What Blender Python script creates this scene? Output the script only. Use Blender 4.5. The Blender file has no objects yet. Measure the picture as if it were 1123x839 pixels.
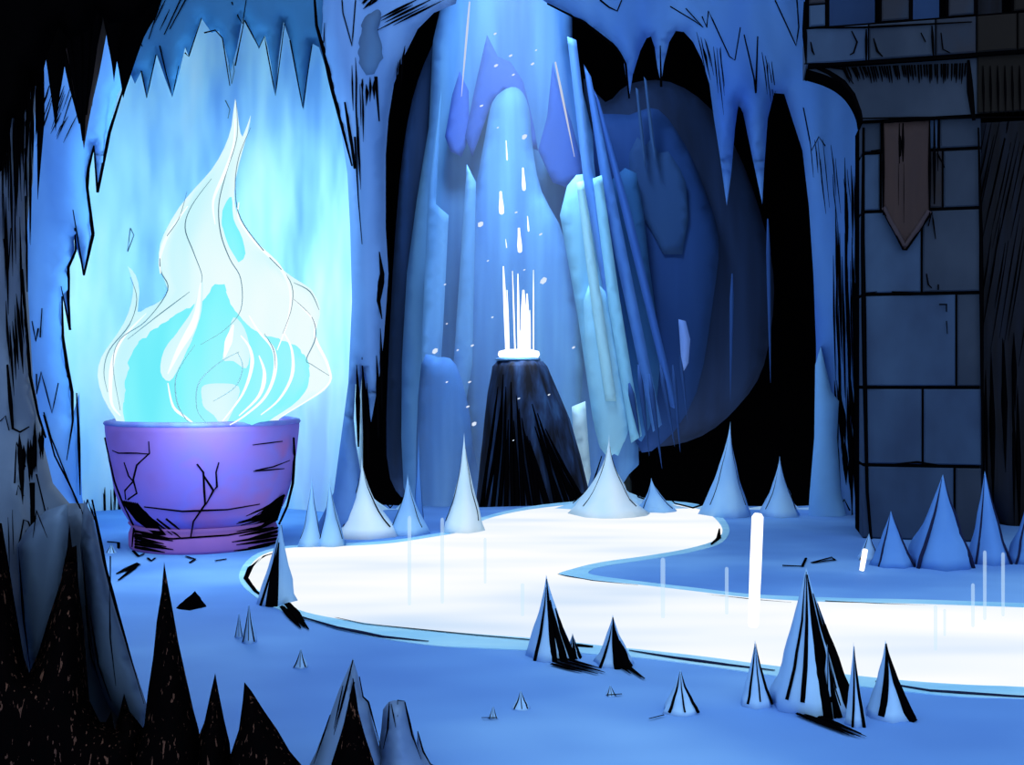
import bpy, math, random
from mathutils import Vector, noise
from mathutils.geometry import delaunay_2d_cdt

random.seed(7)
F, CX, CY, H = 1080.0, 561.5, 419.5, 1.7
C = bpy.context.scene.collection


def P(x, y, D):
    return Vector(((x - CX) / F * D, D, H - (y - CY) / F * D))


def G(x, y, z=0.0):
    D = (H - z) * F / (y - CY)
    return Vector(((x - CX) / F * D, D, z))


def gd(y):
    return H * F / (y - CY)


def lin(c):
    out = []
    for v in c:
        v /= 255.0
        out.append(v / 12.92 if v <= 0.04045 else ((v + 0.055) / 1.055) ** 2.4)
    return (*out, 1.0)


# ------------------------------------------------------------------ materials
MATS = {}


def _nodes(name):
    m = bpy.data.materials.new(name)
    m.use_nodes = True
    nt = m.node_tree
    nt.nodes.clear()
    out = nt.nodes.new('ShaderNodeOutputMaterial')
    return m, nt, out


def _ramp(nt, cols, scale, stretch, detail=3.0, rough=0.55, lo=0.33, hi=0.67, const=False, rot=(0, 0, 0)):
    tc = nt.nodes.new('ShaderNodeTexCoord')
    mp = nt.nodes.new('ShaderNodeMapping')
    mp.inputs['Scale'].default_value = stretch
    mp.inputs['Rotation'].default_value = rot
    nz = nt.nodes.new('ShaderNodeTexNoise')
    nz.inputs['Scale'].default_value = scale
    nz.inputs['Detail'].default_value = detail
    nz.inputs['Roughness'].default_value = rough
    rp = nt.nodes.new('ShaderNodeValToRGB')
    el = rp.color_ramp.elements
    n = len(cols)
    while len(el) < n:
        el.new(0.5)
    for i, c in enumerate(cols):
        el[i].position = lo + (hi - lo) * (i / max(1, n - 1))
        el[i].color = lin(c)
    if const:
        rp.color_ramp.interpolation = 'CONSTANT'
    nt.links.new(tc.outputs['Object'], mp.inputs['Vector'])
    nt.links.new(mp.outputs['Vector'], nz.inputs['Vector'])
    nt.links.new(nz.outputs['Fac'], rp.inputs['Fac'])
    return nz, rp


def rock(name, cols, scale=1.0, stretch=(1, 1, .25), rough=.8, spec=.15, bump=.25, lo=.33, hi=.67, const=False, rot=(0, 0, 0)):
    m, nt, out = _nodes(name)
    nz, rp = _ramp(nt, cols, scale, stretch, lo=lo, hi=hi, const=const, rot=rot)
    b = nt.nodes.new('ShaderNodeBsdfPrincipled')
    b.inputs['Roughness'].default_value = rough
    b.inputs['Specular IOR Level'].default_value = spec
    nt.links.new(rp.outputs['Color'], b.inputs['Base Color'])
    if bump:
        bp = nt.nodes.new('ShaderNodeBump')
        bp.inputs['Strength'].default_value = bump
        bp.inputs['Distance'].default_value = .05
        nt.links.new(nz.outputs['Fac'], bp.inputs['Height'])
        nt.links.new(bp.outputs['Normal'], b.inputs['Normal'])
    nt.links.new(b.outputs['BSDF'], out.inputs['Surface'])
    MATS[name] = m
    return m


def flat(name, col):
    m, nt, out = _nodes(name)
    b = nt.nodes.new('ShaderNodeBsdfDiffuse')
    b.inputs['Color'].default_value = lin(col)
    nt.links.new(b.outputs['BSDF'], out.inputs['Surface'])
    MATS[name] = m
    return m


def glow(name, cols, strength=1.0, scale=1.0, stretch=(1, 1, .25), alpha=1.0, lo=.35, hi=.65):
    m, nt, out = _nodes(name)
    nz, rp = _ramp(nt, cols, scale, stretch, lo=lo, hi=hi, detail=2)
    e = nt.nodes.new('ShaderNodeEmission')
    e.inputs['Strength'].default_value = strength
    nt.links.new(rp.outputs['Color'], e.inputs['Color'])
    if alpha < 1:
        t = nt.nodes.new('ShaderNodeBsdfTransparent')
        mx = nt.nodes.new('ShaderNodeMixShader')
        mx.inputs['Fac'].default_value = alpha
        nt.links.new(t.outputs['BSDF'], mx.inputs[1])
        nt.links.new(e.outputs['Emission'], mx.inputs[2])
        nt.links.new(mx.outputs['Shader'], out.inputs['Surface'])
    else:
        nt.links.new(e.outputs['Emission'], out.inputs['Surface'])
    MATS[name] = m
    return m


INK = flat('fissure_and_shade_ink', (3, 3, 5))
INKBLUE = flat('slate_fissure', (26, 34, 66))
BLACK = flat('black_rock', (2, 2, 3))  # holds the pitch dark of the unlit chasm in its colour
SNOW = rock('blue_ice_floor', [(76, 126, 206), (90, 144, 220), (116, 172, 238)], .35, (1, 1.6, 1), bump=.1, rough=.75)
BANKICE = rock('pale_bank_ice', [(128, 196, 240), (168, 222, 248)], 1.2, (.6, 2.5, 1), bump=.1)
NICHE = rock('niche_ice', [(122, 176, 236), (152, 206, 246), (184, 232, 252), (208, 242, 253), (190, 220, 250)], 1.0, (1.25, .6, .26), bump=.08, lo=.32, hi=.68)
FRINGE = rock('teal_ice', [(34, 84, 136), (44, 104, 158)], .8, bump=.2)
BLUE = rock('cobalt_ice', [(66, 120, 206), (92, 152, 228), (118, 176, 240)], .7, (1, .7, .22), bump=.18)
BLUE2 = rock('pillar_ice', [(66, 112, 182), (92, 138, 206), (122, 166, 226)], .9, (1.4, .7, .16), bump=.15)
WALLB = rock('wall_ice', [(40, 92, 196), (70, 122, 200), (96, 150, 218)], .5, (1, .7, .25), bump=.15)
FLOW = rock('flow_ice', [(92, 152, 224), (122, 184, 238)], .8, (1.4, 1, .2), bump=.1)
SPIKE = rock('stalagmite_ice', [(110, 166, 232), (150, 200, 244)], 1.6, (1, 1, .3), bump=.2)
PALEBANK = rock('snowy_bank_ice', [(140, 198, 240), (176, 220, 248), (206, 236, 252)], .8, (1, 1, .5), bump=.1)
PALE = rock('pale_spike_ice', [(176, 218, 246), (222, 240, 252)], 1.2, (1, 1, .3), bump=.1)
DEEP = rock('deep_ice', [(66, 120, 200), (86, 142, 216)], 1.2, (1, 1, .3), bump=.15)
SLATE = rock('slate_rock', [(54, 60, 80), (66, 84, 112), (84, 108, 140), (70, 62, 68)], .9, (1.3, 1, .22), bump=.3, lo=.3, hi=.72)
SLATE2 = rock('blade_slate', [(50, 46, 54), (52, 74, 108), (78, 106, 142), (60, 84, 122)], 1.6, (1.6, 1, .3), bump=.2, lo=.3, hi=.7)
BROWN = rock('brown_rock', [(30, 27, 30), (52, 45, 48), (44, 58, 84)], 1.3, (1.2, 1, .22), bump=.3)
HATCH = rock('hatched_rock', [(3, 3, 4), (4, 3, 4), (70, 52, 46)], 40, (1.8, 1, .42), bump=0, lo=.2, hi=.65, const=True, rot=(0, -.35, 0), spec=0)
GREYROCK = rock('grey_blue_rock', [(72, 104, 150), (92, 128, 178)], 2, (1, 1, .3), bump=.2)
PURPLE = rock('purple_stone', [(128, 98, 184), (132, 108, 204), (120, 112, 216), (154, 98, 170)], .9, (1, 1, 1.3), bump=.08, rough=.7, lo=.3, hi=.7)
PURPLE2 = rock('mauve_stone', [(142, 98, 174), (128, 92, 170)], 1.5, bump=.08)
LIP = rock('lilac_rim', [(112, 150, 220), (104, 108, 210)], 3, bump=.05)
STONE_A = rock('blue_grey_block', [(32, 52, 82), (42, 66, 98)], 1.8, (1, 1, .6), bump=.25)
STONE_B = rock('brown_grey_block', [(30, 28, 32), (24, 36, 54)], 1.8, (1, 1, .6), bump=.25)
SHADE_STONE = rock('shaded_block', [(3, 4, 6), (8, 8, 11)], 1.8, (1, 1, .6), bump=.2)  # shaded copy of the block stone for the tower's dark right end
STONE_C = rock('slate_block', [(24, 38, 58), (36, 50, 70)], 1.8, (1, 1, .6), bump=.25)
CLOTH = rock('dull_brown_cloth', [(44, 36, 39), (36, 31, 37)], 2.5, (2, 1, .3), bump=.2)
CLOTHB = rock('banner_border_cloth', [(40, 38, 50), (54, 48, 56)], 2, bump=.1)
NAVYSHADE = rock('navy_shade', [(26, 50, 92), (34, 64, 112)], 1.2, bump=.2)
DARKW = rock('dark_right_rock', [(5, 6, 9), (11, 17, 28), (16, 26, 44)], 1.6, (2.4, 1, .2), bump=.2)
WATER = glow('luminous_water', [(206, 226, 250), (240, 247, 255), (255, 255, 255), (255, 255, 255)], 1.02, .6, (.4, 1.4, 1), lo=.28, hi=.74)
FLAMEO = glow('pale_flame', [(196, 246, 255), (222, 252, 255), (238, 254, 255)], 1.0, .9, (1.2, 1, .3))
FLAMEC = glow('cyan_flame', [(112, 238, 252), (134, 248, 255), (160, 248, 255)], 1.0, .9, (1.4, 1, .3))
FLAMEW = glow('white_flame', [(236, 252, 255), (255, 255, 255)], 1.1, 1)
FLAMES = glow('flame_streak', [(208, 244, 252), (240, 252, 255)], 1.0, 1, alpha=.75)
FLAMEL = flat('flame_seam', (96, 128, 140))
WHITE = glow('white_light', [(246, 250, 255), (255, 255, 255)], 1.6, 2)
MOTE = glow('mote_light', [(206, 226, 252), (232, 242, 255)], 1.0, 2)
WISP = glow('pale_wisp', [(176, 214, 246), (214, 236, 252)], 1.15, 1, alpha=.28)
EDGE = glow('ray_edge', [(210, 220, 235), (240, 240, 245)], .9, 1, alpha=.6)


# ------------------------------------------------------------------ mesh helpers
class MB:
    def __init__(self):
        self.v, self.f, self.m = [], [], []

    def add(self, vs, fs, mi=0):
        b = len(self.v)
        self.v += [Vector(v) for v in vs]
        self.f += [tuple(b + i for i in f) for f in fs]
        self.m += [mi] * len(fs)

    def build(self, name, mats, parent=None, smooth=True, origin='base'):
        if not isinstance(mats, (list, tuple)):
            mats = [mats]
        lo = [min(v[i] for v in self.v) for i in range(3)]
        hi = [max(v[i] for v in self.v) for i in range(3)]
        o = Vector(((lo[0] + hi[0]) / 2, (lo[1] + hi[1]) / 2, lo[2]))
        me = bpy.data.meshes.new(name)
        me.from_pydata([v - o for v in self.v], [], self.f)
        for m in mats:
            me.materials.append(m)
        me.polygons.foreach_set('material_index', self.m)
        me.polygons.foreach_set('use_smooth', [smooth] * len(self.f))
        me.update()
        import bmesh
        bm = bmesh.new()
        bm.from_mesh(me)
        bmesh.ops.recalc_face_normals(bm, faces=bm.faces)
        bm.to_mesh(me)
        bm.free()
        ob = bpy.data.objects.new(name, me)
        C.objects.link(ob)
        if parent is not None:
            ob.parent = parent
            ob.location = o - world_loc(parent)
        else:
            ob.location = o
        return ob


def world_loc(o):
    l = Vector(o.location)
    while o.parent is not None:
        o = o.parent
        l += Vector(o.location)
    return l


def tag(o, label=None, cat=None, group=None, kind=None):
    if label:
        o['label'] = label
    if cat:
        o['category'] = cat
    if group:
        o['group'] = group
    if kind:
        o['kind'] = kind
    return o


def empty(name, loc, label, cat, group=None):
    o = bpy.data.objects.new(name, None)
    C.objects.link(o)
    o.location = loc
    return tag(o, label, cat, group)


def catmull(pts, n=6, closed=True):
    out = []
    N = len(pts)
    rng = range(N) if closed else range(N - 1)
    for i in rng:
        g = (lambda k: pts[k % N]) if closed else (lambda k: pts[min(max(k, 0), N - 1)])
        p0, p1, p2, p3 = g(i - 1), g(i), g(i + 1), g(i + 2)
        for j in range(n):
            t = j / n
            out.append(tuple(.5 * ((2 * b) + (-a + c) * t + (2 * a - 5 * b + 4 * c - d) * t * t + (-a + 3 * b - 3 * c + d) * t ** 3)
                             for a, b, c, d in zip(p0, p1, p2, p3)))
    if not closed:
        out.append(tuple(pts[-1]))
    return out


def _densify(poly, step):
    out = []
    n = len(poly)
    for i in range(n):
        a, b = poly[i], poly[(i + 1) % n]
        L = math.hypot(b[0] - a[0], b[1] - a[1])
        k = max(1, int(L / step))
        for j in range(k):
            t = j / k
            out.append((a[0] + (b[0] - a[0]) * t, a[1] + (b[1] - a[1]) * t))
    return out


def _inside(x, y, poly):
    c = False
    n = len(poly)
    j = n - 1
    for i in range(n):
        xi, yi = poly[i]
        xj, yj = poly[j]
        if (yi > y) != (yj > y) and x < (xj - xi) * (y - yi) / (yj - yi) + xi:
            c = not c
        j = i
    return c


def _dist(x, y, poly):
    best = 1e9
    n = len(poly)
    for i in range(n):
        ax, ay = poly[i]
        bx, by = poly[(i + 1) % n]
        dx, dy = bx - ax, by - ay
        L = dx * dx + dy * dy
        t = 0 if L == 0 else max(0, min(1, ((x - ax) * dx + (y - ay) * dy) / L))
        d = (x - ax - dx * t) ** 2 + (y - ay - dy * t) ** 2
        if d < best:
            best = d
    return math.sqrt(best)


def slab(poly, D, thick=.6, bulge=.3, edge=30., amp=.08, step=9., smooth=0, sym=False, inset=3., curve=None, mb=None, mi=0, freq=(.02, .006)):
    """A solid rock or ice mass whose front outline is POLY as seen from the cave mouth; its face bulges towards the viewer.
    Returns (MB, surf) where surf(x, y) is the distance of its face."""
    if smooth:
        poly = catmull(poly, smooth)
    b = _densify(poly, step)
    b = [p for i, p in enumerate(b) if math.hypot(p[0] - b[i - 1][0], p[1] - b[i - 1][1]) > .3]
    n = len(b)
    x0, x1 = min(p[0] for p in b), max(p[0] for p in b)
    y0, y1 = min(p[1] for p in b), max(p[1] for p in b)
    pts = list(b)
    rnd = random.Random(int(x0 * 13 + y0 * 7 + n))
    yy = y0
    row = 0
    while yy < y1:
        xx = x0 + (step / 2 if row % 2 else 0)
        while xx < x1:
            px, py = xx + rnd.uniform(-.25, .25) * step, yy + rnd.uniform(-.25, .25) * step
            if _inside(px, py, b) and _dist(px, py, poly) > step * .45:
                pts.append((px, py))
            xx += step
        yy += step * .87
        row += 1
    res = delaunay_2d_cdt([Vector(p) for p in pts], [(i, (i + 1) % n) for i in range(n)], [], 1, 1e-4)
    vv, fs, orig = res[0], res[2], res[3]
    base = curve if curve else (lambda x, y: 0.0)

    def off(x, y):
        d = _dist(x, y, poly)
        s = min(1., d / edge)
        s = math.sqrt(max(0., 1 - (1 - s) ** 2))
        nz = noise.noise(Vector((x * freq[0], y * freq[1], D))) + .5 * noise.noise(Vector((x * freq[0] * 3, y * freq[1] * 3, D + 5)))
        return bulge * s + amp * s * nz

    def surf(x, y):
        return D + base(x, y) - off(x, y)

    mb = mb or MB()
    N = len(vv)
    isb = [any(o < n for o in og) and len(og) > 0 for og in orig]
    front = [P(v.x, v.y, surf(v.x, v.y)) for v in vv]
    if sym:
        mp, back = {}, []
        for i, v in enumerate(vv):
            if isb[i]:
                mp[i] = i
            else:
                mp[i] = N + len(back)
                back.append(P(v.x, v.y, D + base(v.x, v.y) + off(v.x, v.y)))
        mb.add(front + back, [tuple(f) for f in fs] + [tuple(mp[i] for i in reversed(f)) for f in fs], mi)
        return mb, surf
    back = []
    cx, cy = (x0 + x1) / 2, (y0 + y1) / 2
    order = {}
    for i, og in enumerate(orig):
        for o in og:
            if o < n:
                order[o] = i
    ins = {}
    for k in range(n):
        if k not in order:
            continue
        a, c = b[k - 1], b[(k + 1) % n]
        tx, ty = c[0] - a[0], c[1] - a[1]
        L = math.hypot(tx, ty) or 1
        nx, ny = -ty / L, tx / L
        if not _inside(b[k][0] + nx * inset * .5, b[k][1] + ny * inset * .5, b):
            nx, ny = -nx, -ny
        q = (b[k][0] + nx * inset, b[k][1] + ny * inset)
        ins[order[k]] = q if _inside(q[0], q[1], b) else b[k]
    for i, v in enumerate(vv):
        q = ins.get(i, (v.x, v.y))
        back.append(P(q[0], q[1], D + base(v.x, v.y) + thick))
    faces = [tuple(f) for f in fs] + [tuple(N + i for i in reversed(f)) for f in fs]
    ks = [order[k] for k in range(n) if k in order]
    for i in range(len(ks)):
        a, c = ks[i], ks[(i + 1) % len(ks)]
        if a != c:
            faces.append((a, c, N + c, N + a))
    mb.add(front + back, faces, mi)
    return mb, surf


def tube(mb, pts, rad, mi=0, sides=5, flatten=1.0):
    """Tapered tube along 3-D points."""
    n = len(pts)
    vs, fs = [], []
    for i in range(n):
        a, c = pts[max(0, i - 1)], pts[min(n - 1, i + 1)]
        t = (c - a)
        t = t.normalized() if t.length > 1e-9 else Vector((0, 0, 1))
        u = t.cross(Vector((0, 1, 0)))
        if u.length < 1e-4:
            u = t.cross(Vector((1, 0, 0)))
        u.normalize()
        w = u.cross(t).normalized()
        r = rad[i] if isinstance(rad, (list, tuple)) else rad
        for k in range(sides):
            an = 2 * math.pi * k / sides
            vs.append(pts[i] + u * math.cos(an) * r + w * math.sin(an) * r * flatten)
    for i in range(n - 1):
        for k in range(sides):
            k2 = (k + 1) % sides
            fs.append((i * sides + k, i * sides + k2, (i + 1) * sides + k2, (i + 1) * sides + k))
    fs.append(tuple(range(sides)))
    fs.append(tuple((n - 1) * sides + k for k in reversed(range(sides))))
    mb.add(vs, fs, mi)


def prof(n, w0, w1, mid=None):
    out = []
    for i in range(n):
        t = i / max(1, n - 1)
        w = w0 + (w1 - w0) * t
        if mid is not None:
            w = w0 + (mid - w0) * min(1, t * 2.2) if t < .45 else mid + (w1 - mid) * (t - .45) / .55
        out.append(max(w, .05))
    return out


def pstroke(mb, pts, surf, w=(1.6, .4), mi=0, mid=None, out=.01, curved=False):
    """A drawn stroke along picture points lying on the face SURF(x, y)."""
    if curved:
        pts = catmull(pts, 5, closed=False)
    q = []
    for i in range(len(pts) - 1):
        a, c = pts[i], pts[i + 1]
        k = max(1, int(math.hypot(c[0] - a[0], c[1] - a[1]) / 10))
        q += [(a[0] + (c[0] - a[0]) * j / k, a[1] + (c[1] - a[1]) * j / k) for j in range(k)]
    q.append(pts[-1])
    ds = [surf(x, y) - out for x, y in q]
    pw = prof(len(q), w[0], w[1], mid)
    tube(mb, [P(x, y, d) for (x, y), d in zip(q, ds)], [.5 * wi * d / F for wi, d in zip(pw, ds)], mi, 5, .6)


def hatch(mb, surf, a, b, n, d, w=(2., .5), jit=3., mi=0, out=.01, wob=.3):
    """N roughly parallel drawn ink strokes starting along A-B and running by D."""
    r = random.Random(int(a[0] * 3 + a[1] * 5 + n))
    for i in range(n):
        t = (i + .5) / n
        k = r.uniform(-.22, .3)
        x = a[0] + (b[0] - a[0]) * t + r.uniform(-jit, jit) + d[0] * k
        y = a[1] + (b[1] - a[1]) * t + r.uniform(-jit, jit) + d[1] * k
        s = 1 + r.uniform(-wob * 1.6, wob)
        pstroke(mb, [(x, y), (x + d[0] * s * .4 + r.uniform(-1, 1), y + d[1] * s * .4), (x + d[0] * s, y + d[1] * s)], surf, (.4, .3), mi, max(w) * r.uniform(.6, 1.1), out)


def cone(apex, base, R, power=.85, n=14, rings=12, flute=.12, rough=.1, seed=0, mb=None, mi=0, elx=1.0):
    """A spike from BASE (centre) to APEX with radius R; returns (MB, at) with at(angle, t) on its skin."""
    apex, base = Vector(apex), Vector(base)
    r0 = random.Random(seed)
    ph = r0.uniform(0, 50)
    kf = r0.choice([5, 6, 7])

    def at(an, t, extra=0.0):
        c = base.lerp(apex, t)
        r = R * (1 - t) ** (1 / power) if power < 1 else R * (1 - t) ** power
        nz = noise.noise(Vector((math.cos(an) * 1.2 + ph, math.sin(an) * 1.2, t * 4)))
        r *= 1 + flute * math.cos(kf * an + ph) * (1 - t * .5) + rough * 2 * nz
        r = max(r, .0015) + extra
        return c + Vector((math.cos(an) * r * elx, math.sin(an) * r, 0))
    mb = mb or MB()
    vs, fs = [], []
    for i in range(rings):
        t = (i / rings) ** .9
        for k in range(n):
            vs.append(at(2 * math.pi * k / n, t))
    vs.append(apex)
    for i in range(rings - 1):
        for k in range(n):
            k2 = (k + 1) % n
            fs.append((i * n + k, i * n + k2, (i + 1) * n + k2, (i + 1) * n + k))
    for k in range(n):
        fs.append(((rings - 1) * n + k, (rings - 1) * n + (k + 1) % n, rings * n))
    fs.append(tuple(reversed(range(n))))
    mb.add(vs, fs, mi)
    return mb, at


def stripes(mb, at, specs, mi=1, rad=.012):
    """specs: (angle0, t0, angle1, t1, width factor)"""
    for a0, t0, a1, t1, w in specs:
        k = 9
        pts = [at(a0 + (a1 - a0) * j / (k - 1), t0 + (t1 - t0) * j / (k - 1), .004) for j in range(k)]
        tube(mb, pts, [rad * w * max(.12, 1 - (j / (k - 1)) ** 2) for j in range(k)], mi, 5, .7)


# ------------------------------------------------------------------ camera
cam = bpy.data.cameras.new('camera')
cam.sensor_width = 36
cam.lens = 36 * F / 1123
co = bpy.data.objects.new('camera', cam)
C.objects.link(co)
co.location = (0, 0, H)
co.rotation_euler = (math.pi / 2, 0, 0)
cam.clip_end = 200
bpy.context.scene.camera = co

exec_parts = []

# ------------------------------------------------------------------ the setting
def boxmb(x0, x1, y0, y1, z0, z1, mb=None, mi=0):
    mb = mb or MB()
    vs = [(x, y, z) for z in (z0, z1) for y in (y0, y1) for x in (x0, x1)]
    mb.add(vs, [(0, 1, 3, 2), (4, 6, 7, 5), (0, 4, 5, 1), (2, 3, 7, 6), (0, 2, 6, 4), (1, 5, 7, 3)], mi)
    return mb


# floor: ends in a ragged lip over the chasm
lip = [(-14, 14.2), (-3.4, 13.9), (-2.0, 13.75), (-1.6, 13.62), (-.9, 13.5), (-.5, 13.4), (.4, 13.6), (1.2, 13.85), (1.9, 13.8), (2.5, 13.5), (3.2, 13.55),
       (3.8, 13.5), (4.6, 13.8), (14, 14.2)]
mb = MB()
rows = [1.5, 3, 4, 5, 6, 7, 8, 9, 10, 11, 12, 13]
cols = sorted(set([p[0] for p in lip] + [-9, -7, -5, -4.4, -2.7, -.2, .8, 5.5, 7, 9, 11]))


def lipy(x):
    for (a, ya), (b, yb) in zip(lip, lip[1:]):
        if a <= x <= b:
            return ya + (yb - ya) * (x - a) / (b - a)


vs, fs = [], []
for z in (0, -.5):
    for r in rows + [None]:
        for x in cols:
            vs.append((x, lipy(x) if r is None else r, z))
nc, nr = len(cols), len(rows) + 1
for k in (0, 1):
    for i in range(nr - 1):
        for j in range(nc - 1):
            a = k * nc * nr + i * nc + j
            fs.append((a, a + 1, a + nc + 1, a + nc))
for j in range(nc - 1):
    a = (nr - 1) * nc + j
    fs.append((a, a + 1, a + 1 + nc * nr, a + nc * nr))
mb.add(vs, fs)
floor = tag(mb.build('floor', SNOW), 'pale blue ice floor of the cave between bowl, river and spikes', 'floor', kind='structure')

# rock closing the chasm, coloured black for the unlit depth
tag(boxmb(-16, 16, 25, 26, -9, 14).build('wall_back', BLACK), 'rock at the back of the chasm, black for the unlit depth', 'wall', kind='structure')
mb = boxmb(-16, 16, 10.2, 12.4, 8.6, 9.2)
boxmb(-16, 16, 12.2, 12.8, 8.6, 13, mb)
boxmb(-16, 16, 12.8, 17, 12.6, 13, mb)
boxmb(-16, -1.4, 17.0, 26, 12.6, 13, mb)
boxmb(1.4, 16, 17.0, 26, 12.6, 13, mb)
boxmb(-1.4, 1.4, 19.6, 26, 12.6, 13, mb)
tag(mb.build('ceiling', BLACK, smooth=False), 'dark rock ceiling with an opening above the light shaft', 'ceiling', kind='structure')
tag(boxmb(-16, -15.4, -1, 25, -9, 13).build('wall_far_left', BLACK), 'dark rock closing the cave beyond the bowl', 'wall', kind='structure')
tag(boxmb(15.4, 16, -1, 25, -9, 13).build('wall_far_right', BLACK), 'dark rock closing the cave beyond the tower', 'wall', kind='structure')

# niche behind the fire
nic = [(62, -60), (398, -60), (398, 250), (398, 586), (62, 586)]
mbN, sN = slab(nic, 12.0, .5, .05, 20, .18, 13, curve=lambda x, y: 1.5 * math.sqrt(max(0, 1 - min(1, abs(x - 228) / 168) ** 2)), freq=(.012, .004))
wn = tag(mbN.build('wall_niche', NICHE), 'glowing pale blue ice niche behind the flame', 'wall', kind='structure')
mb = MB()
for s in ([(255, 62), (251, 72), (254, 92), (257, 78), (255, 62)], [(247, 110), (252, 120), (250, 130)], [(143, 250), (147, 258), (140, 276), (143, 250)]):
    pstroke(mb, s, sN, (1.2, .8))
mb.build('crack_and_ink', FLAMEL, wn)
mb = MB()
hatch(mb, sN, (112, 532), (146, 545), 11, (2, 50), (3.4, 1), 2)
mb.build('crack_and_ink', INK, wn)

fr = [(90, -60), (372, -60), (372, 70), (366, 104), (362, 90), (350, 52), (343, 48), (338, 80), (333, 121), (326, 88), (318, 45), (311, 24), (306, 60), (302, 106),
      (297, 70), (291, 38), (284, 54), (276, 36), (266, 20), (260, 52), (253, 78), (246, 50), (240, 34), (232, 36), (221, 20), (214, 42), (207, 62), (203, 52), (197, 78), (189, 107),
      (181, 86), (172, 60), (167, 82), (161, 108), (155, 78), (148, 92), (140, 74), (128, 60), (110, 40)]
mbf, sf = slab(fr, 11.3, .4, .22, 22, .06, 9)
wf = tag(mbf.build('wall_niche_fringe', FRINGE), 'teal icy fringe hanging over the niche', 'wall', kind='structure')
mb = MB()
for s in ([(155, 78), (161, 107), (171, 60)], [(175, 50), (182, 80), (189, 106), (196, 72)], [(203, 58), (207, 62), (221, 20)], [(224, 36), (236, 33), (244, 42), (252, 94)],
          [(258, 72), (268, 22)], [(268, 22), (284, 52), (290, 40), (302, 105), (312, 26)], [(318, 44), (332, 118), (342, 50)], [(254, 2), (262, 20), (266, 26), (270, 0)],
          [(200, -5), (180, 38)], [(206, -5), (186, 32)], [(178, -5), (163, 43)], [(170, -5), (150, 45), (156, 51), (152, 40)]):
    pstroke(mb, [(x, y) for x, y in s], sf, (1.8, 1.0), out=.015)
hatch(mb, sf, (168, 0), (188, 4), 5, (-16, 34), (2.2, .5))
mb.build('crack_and_ink', INK, wf)

# blue wall at the foot of the niche's near side
lw = [(20, -60), (152, -60), (150, 35), (139, 85), (129, 104), (120, 140), (108, 210), (103, 160), (98, 185), (95, 206), (99, 235), (103, 257), (96, 285), (92, 302), (87, 282), (81, 262),
      (82, 282), (75, 296), (75, 330), (77, 363), (70, 324), (68, 346), (71, 392), (78, 425), (80, 455), (87, 430), (88, 480), (90, 545), (96, 585), (20, 600)]
mbl, sl = slab(lw, 11.25, .5, .3, 40, .1, 9)
wl = tag(mbl.build('wall_left', BLUE), 'cobalt ice wall with jagged black edge beside the niche', 'wall', kind='structure')
mb = MB()
edge = lw[2:29]
pstroke(mb, [(135, 98), (120, 145), (107, 211)], sl, (2, 3.2), mid=4)
pstroke(mb, [(107, 211), (103, 160)], sl, (3, 1.5))
pstroke(mb, [(103, 160), (97, 185), (95, 206), (99, 235), (102, 257)], sl, (2, 4), mid=4.5)
pstroke(mb, [(102, 257), (92, 302)], sl, (4, 2.4))
pstroke(mb, [(92, 302), (80, 230)], sl, (2.4, 1))
pstroke(mb, [(82, 250), (83, 275), (75, 293), (75, 330), (77, 362)], sl, (1.5, 2), mid=4)
pstroke(mb, [(77, 362), (67, 314)], sl, (3, 1))
pstroke(mb, [(68, 325), (69, 370), (74, 405), (79, 430), (80, 462), (73, 505)], sl, (1.6, .8), mid=4.5)
pstroke(mb, [(84, 431), (86, 470), (88, 543)], sl, (1.5, 1), mid=4)
pstroke(mb, [(35, 352), (39, 374), (42, 360)], sl, (1, 2))
pstroke(mb, [(46, 338), (44, 370)], sl, (1, 1.8))
pstroke(mb, [(40, 410), (40, 432), (45, 408), (57, 453), (64, 420)], sl, (1.6, 1.2))
pstroke(mb, [(48, 452), (56, 480), (90, 565)], sl, (1.5, 1.8))
hatch(mb, sl, (50, 95), (82, 95), 10, (-14, 42), (1.4, .8), 3)
hatch(mb, sl, (66, 118), (84, 132), 4, (-14, 28), (1.6, .8), 2)
mb.build('crack_and_ink', INK, wl)

# pillar between niche and chasm
pl = [(352, -60), (512, -60), (500, 4), (476, 14), (458, 32), (444, 60), (432, 92), (426, 130), (423, 170), (423, 250), (426, 300), (424, 330), (421, 370), (418, 400), (413, 430), (407, 463),
      (402, 430), (398, 404), (394, 440), (390, 420), (388, 460), (390, 485), (396, 520), (402, 592), (340, 592), (366, 540), (374, 480), (382, 420), (386, 330), (384, 250), (381, 190), (372, 130), (362, 90), (352, 40)]
mbp, sp = slab(pl, 11.1, .6, .25, 26, .1, 8)
wp = tag(mbp.build('wall_pillar', BLUE2), 'blue ice pillar between niche and black chasm', 'wall', kind='structure')
mb = MB()
pstroke(mb, [(345, 0), (347, 28), (356, 60), (365, 100), (386, 182)], sp, (3, 2), mid=6)
pstroke(mb, [(375, 0), (376, 14), (386, 50), (390, 0)], sp, (1.5, 1.5))
pstroke(mb, [(355, 47), (356, 25)], sp, (1.5, .8))
hatch(mb, sp, (385, 70), (398, 90), 5, (2, 80), (2.6, .6), 1.5)
hatch(mb, sp, (396, 86), (412, 86), 4, (0, 26), (5, 4), .5)
pstroke(mb, [(412, 84), (414, 110), (416, 133)], sp, (4, 1.4))
hatch(mb, sp, (388, 120), (394, 130), 3, (2, 60), (2.2, .8), 2)
pstroke(mb, [(389, 150), (393, 220), (397, 268)], sp, (2.5, .8))
pstroke(mb, [(378, 112), (386, 160), (389, 185)], sp, (2, 3), mid=5)
hatch(mb, sp, (392, 2), (404, 10), 6, (12, -12), (4, 1.5), 2)
hatch(mb, sp, (418, 34), (424, 16), 6, (52, -26), (3.4, .8), 2)
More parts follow.
